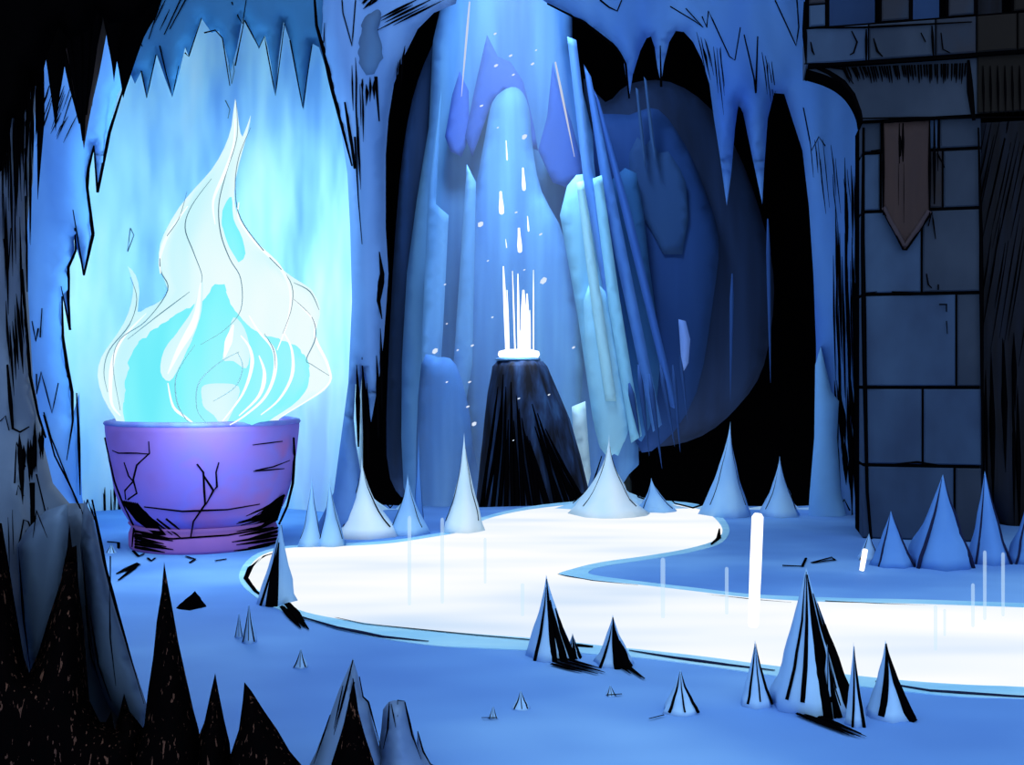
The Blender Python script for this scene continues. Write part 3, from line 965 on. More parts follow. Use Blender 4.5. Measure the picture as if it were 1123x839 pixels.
wb = tag(mbk.build('trim_chasm_lip', PALEBANK), 'pale snowy ice lip along the edge of the black chasm', 'ice ledge', kind='structure')
mb = MB()
for q in ([(628, 552), (650, 532), (660, 500)], [(690, 520), (700, 545), (720, 552)], [(716, 528), (740, 552), (760, 557), (775, 552), (795, 512), (800, 470)], [(806, 510), (812, 556)], [(800, 500), (803, 545)], [(412, 540), (428, 557), (436, 548)], [(858, 520), (866, 560)], [(853, 510), (858, 556)]):
    pstroke(mb, q, sbk, (1, 1.2), 0, 2.4)
mb.build('crack_and_ink', INK, wb)

# ------------------------------------------------------------------ chasm masses: the beam's strips, legs, rays and halo shaped as ice
def ice(px, D, label, cols, bulge=.3, edge=24, thick=.3, smooth=3, name='ice_column', cat='ice', group=None, strokes=(), key=None):
    key = key or name + '_%d_%d_%d' % cols[0]
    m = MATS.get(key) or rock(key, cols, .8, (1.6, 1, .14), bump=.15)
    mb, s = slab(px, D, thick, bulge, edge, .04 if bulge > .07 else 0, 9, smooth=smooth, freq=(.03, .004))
    for st, w in strokes:
        pstroke(mb, st, s, (w * .4, .4), 1, w)
    return tag(mb.build(name, [m, INK]), label, cat, group)


ice([(492, -30), (615, -30), (628, 60), (660, 190), (700, 470), (690, 520), (640, 566), (500, 566), (452, 566), (440, 480), (446, 300), (470, 140)], 21.2, 'wide mid blue curtain of beam light at the back of the light shaft', [(60, 110, 190), (80, 136, 208), (104, 164, 224)], smooth=2, name='beam_curtain')  # strips of the light beam, shaped and coloured as solids
ice([(474, 50), (500, 6), (490, 150), (468, 300), (460, 480), (452, 530), (440, 545), (424, 500), (428, 350), (438, 200), (452, 110)], 22.0, 'dark navy beam fold at the near edge of the light shaft', [(20, 38, 66), (30, 56, 100), (44, 84, 150)], name='beam_fold')
ice([(534, 38), (546, 62), (560, 68), (574, 90), (586, 140), (590, 165), (575, 160), (566, 110), (552, 98), (538, 116), (526, 150), (518, 172), (510, 150), (520, 100)], 20.1, 'violet blue pointed arch of the beam near the top of the light shaft', [(58, 92, 188), (74, 108, 206)], bulge=.02, edge=8, smooth=0, name='beam_arch')
ice([(504, 78), (514, 100), (515, 150), (506, 172), (494, 166), (488, 150), (496, 104)], 20.2, 'violet blue beam lobe beside the pointed arch', [(60, 96, 192), (76, 112, 208)], bulge=.02, edge=8, smooth=0, name='beam_lobe')
ice([(606, 68), (612, 92), (626, 132), (642, 190), (622, 206), (606, 200), (590, 165), (600, 128)], 20.1, 'violet blue hanging beam wedge below the top of the light shaft', [(54, 92, 188), (66, 106, 202)], bulge=.02, edge=8, smooth=0, name='beam_wedge')
ice([(532, 150), (540, 112), (556, 97), (570, 98), (580, 118), (584, 160), (594, 210), (622, 270), (640, 400), (612, 560), (540, 560), (506, 400), (512, 270)], 19.9, 'rounded pale blue beam dome rising behind the glowing pedestal', [(68, 118, 190), (92, 148, 212), (122, 184, 230)], bulge=.25, edge=70, name='beam_dome')
ice([(614, 236), (622, 204), (632, 192), (648, 190), (658, 240), (672, 340), (690, 470), (678, 500), (662, 492), (650, 460), (634, 350)], 19.2, 'brightest pale beam leg, a buttress slanting down beside the pedestal', [(104, 172, 222), (130, 200, 236), (150, 216, 242)], bulge=.15, smooth=0, name='beam_buttress')
ice([(640, 330), (664, 320), (684, 420), (690, 470), (670, 500), (652, 470)], 18.8, 'cloudy pale beam bulge at the foot of the brightest buttress', [(128, 196, 236), (150, 212, 244)], bulge=.15, edge=30, name='beam_bulge')
ice([(627, 446), (642, 440), (648, 520), (644, 536), (632, 536)], 18.6, 'small bright beam slab low beside the pedestal', [(176, 222, 248), (200, 234, 250)], smooth=0, name='beam_slab')
ice([(478, 224), (492, 236), (486, 360), (478, 480), (470, 560), (458, 500), (464, 340), (470, 200), (484, 100)], 19.6, 'pale vertical beam strip on the near side of the shaft', [(84, 140, 210), (112, 172, 228)], bulge=0, smooth=0, name='beam_strip')
ice([(462, 400), (480, 392), (500, 400), (516, 460), (516, 520), (504, 550), (484, 576), (464, 566), (456, 520)], 18.9, 'deep blue rounded beam tongue hanging to the chasm lip', [(52, 100, 172), (66, 120, 196), (96, 150, 218)], bulge=.25, edge=40, name='beam_tongue')
ice([(512, 180), (522, 200), (518, 400), (506, 470), (496, 420)], 19.3, 'narrow pale beam ribbon close to the pedestal', [(88, 144, 214), (104, 164, 226)], bulge=0, smooth=0, name='beam_ribbon')
ice([(640, 86), (664, 112), (690, 92), (735, 90), (780, 120), (815, 180), (840, 256), (849, 320), (838, 400), (810, 445), (770, 478), (720, 490), (690, 476), (664, 280), (648, 160)], 22.6, 'huge round navy halo of the beam, a boulder in the dark behind the shaft', [(18, 32, 58), (24, 42, 76), (30, 52, 92)], bulge=1.2, edge=90, name='halo_boulder')  # glow round the beam, shaped as a dark blue mass
ice([(650, 140), (690, 126), (722, 120), (752, 160), (772, 206), (788, 262), (782, 330), (764, 430), (726, 486), (694, 478), (668, 290)], 20.9, 'dark blue inner lobe of the round halo boulder', [(26, 60, 120), (34, 70, 132)], bulge=.5, edge=50, name='beam_lobe')
ice([(690, 168), (699, 150), (708, 160), (714, 152), (722, 168), (733, 166), (745, 184), (752, 200), (755, 240), (748, 279), (728, 279), (714, 252), (700, 232), (690, 214)], 20.35, 'slate blue flat plate of the round halo boulder', [(34, 68, 120), (40, 76, 128)], bulge=.03, smooth=0, name='halo_plate')
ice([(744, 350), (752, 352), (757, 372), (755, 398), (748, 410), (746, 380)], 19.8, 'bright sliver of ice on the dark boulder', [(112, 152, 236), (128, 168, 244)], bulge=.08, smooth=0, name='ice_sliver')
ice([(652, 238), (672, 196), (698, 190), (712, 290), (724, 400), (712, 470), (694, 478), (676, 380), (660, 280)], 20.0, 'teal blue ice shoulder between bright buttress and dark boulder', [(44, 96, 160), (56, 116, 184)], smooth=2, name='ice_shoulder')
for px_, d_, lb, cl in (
        ([(622, 40), (632, 44), (650, 190), (700, 470), (690, 478), (640, 200)], 18.8, 'long blue beam ray down the bright edge of the shaft', [(74, 122, 206), (104, 160, 226)]),
        ([(640, 70), (648, 84), (676, 220), (726, 466), (716, 474), (664, 230)], 18.9, 'long blue beam ray slanting across the teal shoulder', [(60, 108, 194), (84, 140, 214)]),
        ([(650, 96), (657, 110), (694, 240), (744, 450), (735, 446), (684, 240)], 19.0, 'blue beam ray slanting over the dark inner lobe', [(48, 92, 176), (62, 110, 192)]),
        ([(650, 196), (660, 192), (680, 330), (704, 478), (692, 486), (668, 340)], 18.7, 'pale beam ray alongside the brightest buttress', [(122, 190, 232), (140, 206, 240)]),
        ([(632, 200), (640, 198), (660, 330), (676, 440), (664, 440), (648, 330)], 18.6, 'palest beam ray in front of the brightest buttress', [(146, 210, 240), (168, 224, 246)]),
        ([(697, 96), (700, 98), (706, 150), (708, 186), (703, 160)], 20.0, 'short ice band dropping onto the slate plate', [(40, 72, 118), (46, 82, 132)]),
        ([(706, 84), (709, 88), (716, 140), (720, 184), (713, 150)], 20.0, 'shortest beam ray above the slate halo plate', [(40, 72, 118), (46, 82, 132)])):
    ice(px_, d_, lb, cl, bulge=0, edge=6, thick=.12, smooth=0, name='beam_band')  # rays of the beam, shaped as thin solids
for i, (x, y0, y1, dx, w) in enumerate(((700, 400, 500, 12, 6), (712, 410, 514, 14, 6), (724, 400, 490, 16, 6), (738, 400, 496, 8, 5), (746, 390, 462, 8, 4), (690, 420, 482, 12, 7), (803, 300, 440, -2, 5), (842, 240, 420, 3, 5))):
    mb = MB()
    tube(mb, [P(x + dx * t, y0 + (y1 - y0) * t, 18.6) for t in (0, .2, .4, .6, .8, 1)], [w * .5 * 18.6 / F * k for k in (.3, 1, .9, .7, .4, .04)], 0, 7)
    lb = 'thin dark blue icicle tip hanging under the round halo boulder' if i < 6 else ('grey blue needle hanging above the tall curved lip spike' if i == 6 else 'grey blue needle hanging in the deepest black opening')
    tag(mb.build('icicle', MATS.get('dark_icicle') or rock('dark_icicle', [(28, 58, 112), (40, 78, 140)], 1.5, (1, 1, .2), bump=.1)), lb, 'icicle', 'dark icicle tips under the boulder' if i < 6 else None)

# ------------------------------------------------------------------ pedestal with the spring of light
PD = 16.6
ped = empty('pedestal', P(574, 660, PD), 'dark ribbed rock pedestal rising out of the chasm below the light', 'pedestal')
pc = P(570, 395, PD)


def px2m(w, d=PD):
    return w / F * d


mb = MB()
vs, fs = [], []
prow = [(396, 24, 570), (402, 29, 570), (410, 31, 571), (430, 37, 573), (460, 45, 577), (500, 53, 581), (540, 60, 584), (600, 66, 584), (700, 74, 584)]
n = 40
for y, h, cx_ in prow:
    c = P(cx_, y, PD)
    for k in range(n):
        a = 2 * math.pi * k / n
        r = px2m(h) * (1 + .05 * math.cos(13 * a) + .04 * noise.noise(Vector((math.cos(a) * 3, math.sin(a) * 3, y * .01))))
        vs.append((c.x + r * math.cos(a), PD + r * math.sin(a), c.z))
for i in range(len(prow) - 1):
    for k in range(n):
        k2 = (k + 1) % n
        fs.append((i * n + k, i * n + k2, (i + 1) * n + k2, (i + 1) * n + k))
fs.append(tuple(range(n)))
mb.add(vs, fs)
mb.build('column', rock('pedestal_rock', [(12, 18, 32), (30, 50, 86), (48, 84, 132)], 2.2, (2.2, 2.2, .22), bump=.4, lo=.36, hi=.72), ped)


def sped(x, y):
    for (ya, ha, ca), (yb, hb, cb) in zip(prow, prow[1:]):
        if ya <= y <= yb:
            t = (y - ya) / (yb - ya)
            h, c = ha + (hb - ha) * t, ca + (cb - ca) * t
            q = max(0, 1 - ((x - c) / h) ** 2)
            return PD - px2m(h) * math.sqrt(q) - .06
    return PD


mb = MB()
r = random.Random(3)
for i in range(19):
    t = i / 18
    x0_, x1_ = 546 + 52 * t, 528 + 116 * t
    y0_ = 410 + r.uniform(0, 60) + (0 if t < .3 else 20)
    pstroke(mb, [(x0_, y0_), ((x0_ + x1_) / 2 + r.uniform(-2, 2), (y0_ + 560) / 2), (x1_ + r.uniform(-3, 3), 562)], sped, (1.2, 6), 0, 5)
mb.build('fissure_crack', INK, ped)
mb = MB()
vs, fs = [], []
for j, (rr, z) in enumerate(((20, 0), (25, .012), (24, .05), (18, .07))):
    for k in range(32):
        a = 2 * math.pi * k / 32
        w = px2m(rr) * (1 + .06 * noise.noise(Vector((math.cos(a) * 2, math.sin(a) * 2, 9))))
        c = P(568, 396, PD)
        vs.append((c.x + w * math.cos(a), PD + w * math.sin(a), c.z + z))
for j in range(3):
    for k in range(32):
        fs.append((j * 32 + k, j * 32 + (k + 1) % 32, (j + 1) * 32 + (k + 1) % 32, (j + 1) * 32 + k))
fs += [tuple(reversed(range(32))), tuple(96 + k for k in range(32))]
mb.add(vs, fs)
tag(mb.build('rock_cap', rock('cap_ice', [(90, 140, 200), (110, 166, 220)], 2), ped), 'pale blue icy top')
spring = empty('light_spring', P(568, 394, PD), 'white pool of light with rising strands on top of the pedestal', 'light')
mb = MB()
vs, fs = [], []
c = P(569, 391, PD)
for j, (rr, z) in enumerate(((21, -.02), (23, .03), (22, .09), (14, .12))):
    for k in range(32):
        a = 2 * math.pi * k / 32
        vs.append((c.x + px2m(rr) * math.cos(a), PD + px2m(rr) * math.sin(a), c.z + z))
for j in range(3):
    for k in range(32):
        fs.append((j * 32 + k, j * 32 + (k + 1) % 32, (j + 1) * 32 + (k + 1) % 32, (j + 1) * 32 + k))
fs += [tuple(reversed(range(32))), tuple(96 + k for k in range(32))]
mb.add(vs, fs)
mb.build('light_pool', WHITE, spring)
for x0_, y0_, x1_, w in ((552, 292, 556, 3.4), (556, 318, 558, 2.2), (562, 297, 565, 1.6), (568, 300, 569, 2.6), (574, 318, 574, 6), (578, 322, 579, 4), (585, 296, 585, 1.4), (572, 360, 571, 5), (581, 340, 581, 2)):
    mb = MB()
    tube(mb, [P(x0_ + (x1_ - x0_) * t, y0_ + (388 - y0_) * t, PD + .1 * math.sin(x0_)) for t in (0, .25, .5, .75, 1)], [px2m(w) * .5 * k for k in (.35, .8, 1, 1, 1)], 0, 6)
    mb.build('strand', WHITE, spring)
for i, (x, y0_, y1_, w, lb) in enumerate(((555, 154, 176, 1.6, 'topmost thin dash of white light over the pedestal'), (573.5, 184, 209, 4, 'white light drop second from the top over the pedestal'), (549, 210, 235, 5.5, 'thickest white light drop nearest the dark fold'),
                                          (578.5, 237, 254, 1.8, 'thin dash of white light furthest to the bright buttress'), (569, 250, 277, 5, 'lowest thick white light drop over the pedestal'), (554.5, 262, 272, 1, 'faintest dash of light just over the strands'))):
    mb = MB()
    tube(mb, [P(x + 1.2 * t, y0_ + (y1_ - y0_) * t, PD) for t in (0, .3, .7, .95, 1)], [px2m(w) * .5 * k for k in (.45, .6, 1, .9, .4)], 0, 8)
    tag(mb.build('light_drop', WHITE), lb, 'light drop')

# drifting specks of light in the shaft
mot = [(543, 37, 2.6), (560, 61, 2.8), (544, 72, 3.4), (584, 70, 3), (588, 55, 1.8), (563, 82, 2.4), (528, 116, 2.8), (546, 140, 2), (575, 150, 4.2), (527, 246, 4.8), (566, 233, 2.2), (593, 257, 2.8), (535, 286, 1.8),
       (488, 312, 2), (477, 385, 4.4), (502, 384, 2), (518, 379, 2.8), (540, 348, 2), (490, 419, 2), (515, 419, 2.6), (513, 446, 2.6), (520, 465, 3.6), (629, 381, 2.8), (602, 433, 2), (569, 437, 2), (596, 308, 5), (490, 355, 1.6), (563, 483, 1.4), (575, 296, 2)]
for i, (x, y, s) in enumerate(mot):
    r = random.Random(i)
    D = 15.4 + r.uniform(-.3, .5)
    c = P(x, y, D)
    mb = MB()
    sx, sz = s * .62 * D / F * 1.25, s * .62 * D / F * .75
    if s > 3.5:
        sz = sx
    vs = []
    for k in range(6):
        a = 2 * math.pi * k / 6 + .4
        vs.append(c + Vector((sx * math.cos(a) * r.uniform(.8, 1.1), 0, sz * math.sin(a) * r.uniform(.8, 1.1) + sx * .35 * math.cos(a))))
    vs += [c + Vector((0, -sx * .6, 0)), c + Vector((0, sx * .6, 0))]
    mb.add(vs, [(k, (k + 1) % 6, 6) for k in range(6)] + [((k + 1) % 6, k, 7) for k in range(6)])
    big = {9: 'largest ragged white fleck beside the thickest light drop', 25: 'largest hooked white fleck near the top of the strands', 14: 'large slanted fleck by the dark fold at pedestal height', 8: 'large fleck high in the shaft below the violet arch', 21: 'slanted fleck low beside the pedestal flank'}
    tag(mb.build('light_mote', MOTE, smooth=False), big.get(i, 'tiny white fleck of light drifting in the blue shaft'), 'light mote', None if i in big else 'specks drifting in the light shaft')

# ------------------------------------------------------------------ light shaft (lit haze)
m, nt, out = _nodes('lit_haze')
vsn = nt.nodes.new('ShaderNodeVolumeScatter')
vsn.inputs['Color'].default_value = (.55, .78, 1, 1)
vsn.inputs['Density'].default_value = .05
vsn.inputs['Anisotropy'].default_value = 0.0
nt.links.new(vsn.outputs['Volume'], out.inputs['Volume'])
SH = 18.3
mb = MB()
vs, fs = [], []
n = 40
shaft_rows = [(-60, 44, 558), (0, 50, 558), (160, 72, 562), (300, 95, 567), (480, 118, 572), (566, 122, 573)]
for y, h, cx_ in shaft_rows:
    c = P(cx_, y, SH)
    for k in range(n):
        a = 2 * math.pi * k / n
        vs.append((c.x + px2m(h, SH) * math.cos(a), SH + min(1.1, px2m(h, SH)) * math.sin(a), c.z))
for i in range(len(shaft_rows) - 1):
    for k in range(n):
        k2 = (k + 1) % n
        fs.append((i * n + k, i * n + k2, (i + 1) * n + k2, (i + 1) * n + k))
fs += [tuple(range(n)), tuple((len(shaft_rows) - 1) * n + k for k in reversed(range(n)))]
mb.add(vs, fs)
tag(mb.build('light_shaft', m), 'hazy shaft of pale light falling through the ceiling behind the pedestal', 'light shaft', kind='stuff')
for a, b, lb in (((515, 2), (506, 106), 'thin pale streak at the dark edge of the light shaft'), ((609, 68), (630, 172), 'thin bright streak at the boulder edge of the light shaft')):
    mb = MB()
    tube(mb, [P(a[0] + (b[0] - a[0]) * t, a[1] + (b[1] - a[1]) * t, 17.0) for t in (0, .3, .6, 1)], [.013, .02, .016, .004], 0, 6)
    tag(mb.build('light_streak', EDGE), lb, 'light streak')

# ------------------------------------------------------------------ tower (square, turned a little towards the cave mouth)
TD, TH = 10.6, math.radians(13)
TX = (1010 - CX) / F * TD
tn = Vector((math.sin(TH), math.cos(TH), 0))
tt = Vector((math.cos(TH), -math.sin(TH), 0))
tp = Vector((TX, TD, 0))


def tu(x):
    k = (x - CX) / F
    D = (math.sin(TH) * TX + math.cos(TH) * TD) / (k * math.sin(TH) + math.cos(TH))
    return (Vector((k * D, D, 0)) - tp).dot(tt)


def tz(y):
    return H - (y - CY) / F * TD


def tpt(u, v, z):
    return tp + tt * u + tn * v + Vector((0, 0, z))


def tblock(mb, u0, u1, v0, v1, z0, z1, mi=0, bv=.012):
    """Bevelled-edge block in the tower's own axes."""
    b = min(bv, (u1 - u0) * .2, (z1 - z0) * .2)
    vs = [tpt(u0 + b, v0, z0 + b), tpt(u1 - b, v0, z0 + b), tpt(u1 - b, v0, z1 - b), tpt(u0 + b, v0, z1 - b),
          tpt(u0, v0 + b, z0), tpt(u1, v0 + b, z0), tpt(u1, v0 + b, z1), tpt(u0, v0 + b, z1),
          tpt(u0, v1, z0), tpt(u1, v1, z0), tpt(u1, v1, z1), tpt(u0, v1, z1)]
    fs = [(0, 1, 2, 3), (8, 11, 10, 9)]
    for a in (0, 4):
        for k in range(4):
            k2 = (k + 1) % 4
            fs.append((a + k, a + k2, a + 4 + k2, a + 4 + k))
    mb.add(vs, fs, mi)


tower = empty('tower', tp, 'square grey blue castle tower with battlements against the cave wall', 'tower')
UL, UR, VD = tu(946), tu(1076), .8
rb = random.Random(5)
mb = MB()
tblock(mb, UL + .01, UR - .01, .02, VD, 0, tz(126), 0)
for y0_, y1_, xs in [(131, 164, [967, 1030]), (166, 229, [966, 1034]), (231, 321, [1011]), (323, 424, [1049]), (426, 510, [1012]), (512, 612, [1047])]:
    cuts = [UL] + [tu(x) for x in xs] + [UR]
    for i, (a, c) in enumerate(zip(cuts, cuts[1:])):
        g0 = .0 if i == 0 else .012
        tblock(mb, a + g0, c - (.012 if i < len(cuts) - 2 else 0), rb.uniform(-.012, .008), .3, max(0, tz(y1_)) + .01, tz(y0_) - .008, rb.choice([1, 1, 3, 2]) if i < len(cuts) - 2 else rb.choice([3, 3, 1]))
mb.build('shaft', [INK, STONE_A, STONE_B, STONE_C], tower, smooth=False)


def tsurf(x, y, v=-.02):
    k = (x - CX) / F
    q = tp + tn * v
    return (math.sin(TH) * q.x + math.cos(TH) * q.y) / (k * math.sin(TH) + math.cos(TH))


mb = MB()
for st, w_, m_ in (([(955, 166), (968, 164)], (2, 2), 3), ([(1016, 300), (1018, 312), (1022, 316)], (1.4, 1), 2), ([(1029, 312), (1029, 318)], (1.6, 1.6), 2), ([(1030, 334), (1038, 334), (1038, 342)], (1.6, 1.2), 2.4), ([(1038, 352), (1039, 366)], (1.2, 1), 1.6),
                   ([(1018, 248), (1022, 232), (1026, 262)], (1.2, 1), 2), ([(1028, 168), (1036, 184)], (2, 1), 3), ([(950, 322), (962, 320)], (2, 1.2), 3), ([(978, 320), (1010, 322), (1040, 322)], (1.4, 1.4), 3), ([(950, 425), (966, 425)], (3, 1), 3),
                   ([(980, 509), (1006, 507), (1030, 510)], (1, 1), 3), ([(1073, 140), (1076, 260), (1077, 420), (1079, 520)], (2, 2), 5), ([(947, 140), (946, 260), (948, 400), (951, 540), (956, 600)], (3, 3), 6)):
    pstroke(mb, st, tsurf, w_, 0, m_)
mb.build('crack_and_ink', INK, tower)

# corbel: flares out on the near side, curved
cp = [(950, 131), (944, 131), (942, 120), (937, 108), (929, 96), (918, 86), (904, 78), (886, 71), (884, 69), (1150, 64), (1150, 131)]
cp = cp[:1] + catmull(cp[1:9], 4, closed=False) + cp[9:]
mb = MB()
fr_ = [tpt(tu(x), -.10, tz(y) + 0.0) for x, y in cp]
n = len(cp)
bk_ = [tpt(tu(x), .3, tz(y)) for x, y in cp]
mid = [tpt(tu(x), -.02, tz(y)) for x, y in cp]
r_ = delaunay_2d_cdt([Vector(p) for p in cp], [(i, (i + 1) % n) for i in range(n)], [], 1, 1e-4)
mb.add(fr_ + bk_, [tuple(f) for f in r_[2]] + [tuple(n + i for i in reversed(f)) for f in r_[2]] + [])
for i in range(n - 1):
    mb.add([fr_[i], fr_[i + 1], bk_[i + 1], bk_[i]], [(0, 1, 2, 3)], 1 if i < n - 4 else 0)
mb.add([fr_[n - 1], fr_[0], bk_[0], bk_[n - 1]], [(0, 1, 2, 3)], 1)  # underside and curved flank inked black as shade


def csurf(x, y):
    return tsurf(x, y, -.11)


rb = random.Random(9)
for i in range(46):
    x = 924 + 138 * i / 45 + rb.uniform(-1, 1)
    l = 10 + rb.uniform(0, 8)
    sl_ = 8 - 10 * i / 45
    pstroke(mb, [(x, 74 - 5 * i / 45), (x + sl_ * .5, 74 + l * .6), (x + sl_ * .7, 74 + l)], csurf, (2, .6), 1, 2.2)
pstroke(mb, [(888, 71), (908, 79), (925, 90), (936, 104), (943, 122), (945, 132)], csurf, (3, 3), 1, 6)
pstroke(mb, [(892, 70), (925, 76), (936, 92)], csurf, (2, 1), 1, 3)
pstroke(mb, [(945, 130), (1000, 129), (1070, 129), (1140, 128)], csurf, (1.6, 1.6), 1, 2.6)
pstroke(mb, [(1062, 66), (1064, 100), (1068, 132)], csurf, (3, 4), 1, 8)
for i in range(10):
    pstroke(mb, [(1074 + 5 * i, 70), (1076 + 5 * i, 124)], csurf, (2, .8), 1, 3.4)
mb.build('corbel', [STONE_C, INK], tower, smooth=False)
mb = MB()
tblock(mb, tu(1069), tu(1152), -.13, .28, tz(131), tz(66), 0)  # dark block laid over the corbel as painted shade
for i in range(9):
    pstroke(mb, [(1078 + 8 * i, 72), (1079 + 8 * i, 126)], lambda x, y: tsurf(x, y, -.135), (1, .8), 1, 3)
tag(mb.build('corbel_shade', [SHADE_STONE, INK], tower, smooth=False), 'nearly black end of the corbel, painted as shade')

PV = -.22
mb = MB()
tblock(mb, tu(885), tu(1150), PV + .03, .32, tz(71), tz(27), 0)
xs = [882, 950, 1022, 1066, 1110, 1152]
for i, (a, c) in enumerate(zip(xs, xs[1:])):
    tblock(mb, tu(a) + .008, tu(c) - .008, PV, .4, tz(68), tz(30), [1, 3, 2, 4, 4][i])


def psurf(x, y):
    return tsurf(x, y, PV - .008)


for st, m_ in (([(889, 46), (891, 56), (893, 60)], 2.4), ([(934, 34), (940, 46), (936, 58), (932, 60)], 2.4), ([(958, 42), (962, 56), (968, 62)], 3), ([(1010, 36), (1015, 46)], 2), ([(1032, 36), (1034, 54), (1042, 58)], 1.8), ([(950, 32), (950, 68)], 4), ([(1022, 28), (1024, 64)], 4),
               ([(882, 70), (950, 69), (1066, 62)], 3), ([(882, 2), (882, 30), (884, 70)], 6), ([(884, 31), (950, 30), (1066, 24)], 3)):
    pstroke(mb, st, psurf, (1.4, 1.4), 0, m_)
mb.build('parapet', [INK, STONE_A, STONE_B, STONE_C, SHADE_STONE], tower, smooth=False)
for i, (xa, xb) in enumerate(((884, 908), (962, 998), (1034, 1068), (1104, 1140))):
    mb = MB()
    tblock(mb, tu(xa), tu(xb), PV + .02, .2, tz(28), tz(-60), 0)
    tblock(mb, tu(xa) + .02, tu(xb - 5), PV, .18, tz(27), tz(4), 1 + (i > 0) if i < 3 else 3)
    tblock(mb, tu(xa) + .02, tu(xb - 5), PV, .18, tz(2), tz(-58), 2 if i < 3 else 3)
    mb.build('merlon', [INK, STONE_A, STONE_B, SHADE_STONE], tower, smooth=False)

# banner on the tower
ban = empty('banner', tpt(tu(992), -.05, tz(277)), 'dull brown pointed cloth banner hanging on the tower front', 'banner')
xs = [968 + 50 * i / 14 for i in range(15)]


def bot(x):
    return 232 + (277 - 232) * (x - 968) / 23 if x < 991 else 277 - (277 - 238) * (x - 991) / 27


def bp(x, y, e=0.):
    return tpt(tu(x), -.065 - e + .014 * math.sin((x - 968) * .32) * (.3 + .7 * (y - 134) / 140), tz(y))


mb = MB()
vs, fs = [], []
for e in (.012, -.006):
    for x in xs:
        for j in range(9):
            vs.append(bp(x, 134 + (bot(x) - 134) * j / 8, e))
nv = len(xs) * 9
for i in range(len(xs) - 1):
    for j in range(8):
        a = i * 9 + j
        fs.append((a, a + 1, a + 10, a + 9))
        fs.append((nv + a, nv + a + 9, nv + a + 10, nv + a + 1))
    for a, c in ((i * 9, (i + 1) * 9), (i * 9 + 8, (i + 1) * 9 + 8)):
        fs.append((a, c, nv + c, nv + a))
for j in range(8):
    for o in (0, (len(xs) - 1) * 9):
        fs.append((o + j, o + j + 1, nv + o + j + 1, nv + o + j))
mb.add(vs, fs)
mb.build('cloth', CLOTH, ban)
mb = MB()
tube(mb, [bp(x, bot(x) - 5, .014) for x in xs], .03, 0, 5, .3)
tag(mb.build('border', CLOTHB, ban), 'darker woven border along the point')
mb = MB()
tube(mb, [bp(x, 133, .02) for x in xs], .018, 0, 6, .8)
mb.build('hanging_rod', INK, ban)
mb = MB()
for x, ya, yb_, w in ((967.5, 134, 236, .016), (1018, 134, 238, .016), (985, 136, 180, .01), (989, 136, 178, .016), (986, 150, 172, .018), (1023, 134, 226, .018), (1027, 134, 190, .008), (990, 180, 245, .004), (984, 180, 226, .003)):
    k = 8
    tube(mb, [bp(x, ya + (yb_ - ya) * j / k, .014) for j in range(k + 1)], [w * (1 - .6 * abs(2 * j / k - 1)) for j in range(k + 1)], 0, 4)
tube(mb, [bp(x, bot(x), .012) for x in xs], .012, 0, 4)
mb.build('fold_crack', INK, ban)

# spikes at the tower foot
for i, (ap, xl, xr, yb, lb, mt) in enumerate((((977, 560), 955, 1000, 621, 'blue ice spike at the tower foot nearest the chasm', DEEP), ((1034, 520), 996, 1064, 622, 'tallest blue ice spike at the middle of the tower foot', DEEP),
                                              ((1080, 516), 1062, 1104, 618, 'blue ice spike at the tower foot by the dark wall', DEEP), ((953, 585), 940, 962, 614, 'short ice spike between tower and blue wall', SPIKE),
                                              ((1128, 545), 1106, 1150, 618, 'cut-off ice spike beyond the dark wall tip', DEEP))):
    spike(ap, xl, xr, yb, lb, mats=(mt, INKBLUE), stripe=[(FRONT + 1.0, .0, FRONT + .9, .95, .6), (FRONT - 1.0, .0, FRONT - .9, .95, .6)], power=.9, seed=60 + i, ydepth=.35)

# ------------------------------------------------------------------ shards of light on the river
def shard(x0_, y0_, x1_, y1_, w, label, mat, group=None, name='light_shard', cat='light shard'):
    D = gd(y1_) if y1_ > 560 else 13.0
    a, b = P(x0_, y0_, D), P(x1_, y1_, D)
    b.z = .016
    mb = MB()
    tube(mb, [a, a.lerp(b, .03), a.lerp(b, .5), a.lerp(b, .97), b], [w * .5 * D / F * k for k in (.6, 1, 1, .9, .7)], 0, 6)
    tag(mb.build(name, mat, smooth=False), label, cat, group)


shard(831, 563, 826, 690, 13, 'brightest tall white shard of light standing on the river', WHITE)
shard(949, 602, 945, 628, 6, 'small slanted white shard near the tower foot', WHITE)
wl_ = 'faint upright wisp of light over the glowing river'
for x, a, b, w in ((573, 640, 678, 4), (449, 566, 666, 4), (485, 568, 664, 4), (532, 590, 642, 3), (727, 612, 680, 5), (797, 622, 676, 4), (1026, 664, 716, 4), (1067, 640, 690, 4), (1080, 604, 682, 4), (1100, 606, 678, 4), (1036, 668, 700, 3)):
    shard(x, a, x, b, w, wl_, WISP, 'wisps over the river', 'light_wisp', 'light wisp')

# ------------------------------------------------------------------ hanging rock, near top corner
def hang(tip, xl, xr, yt, D, label, mats, stripe=(), seed=0, power=.9):
    R = (xr - xl) / 2 / F * D
    mb, at = cone(P(tip[0], tip[1], D), P((xl + xr) / 2, yt, D), R, power, seed=seed, flute=.12)
    if stripe:
        stripes(mb, at, stripe, 1, R * .16)
    return tag(mb.build('stalactite_hanging', list(mats)), label, 'stalactite')


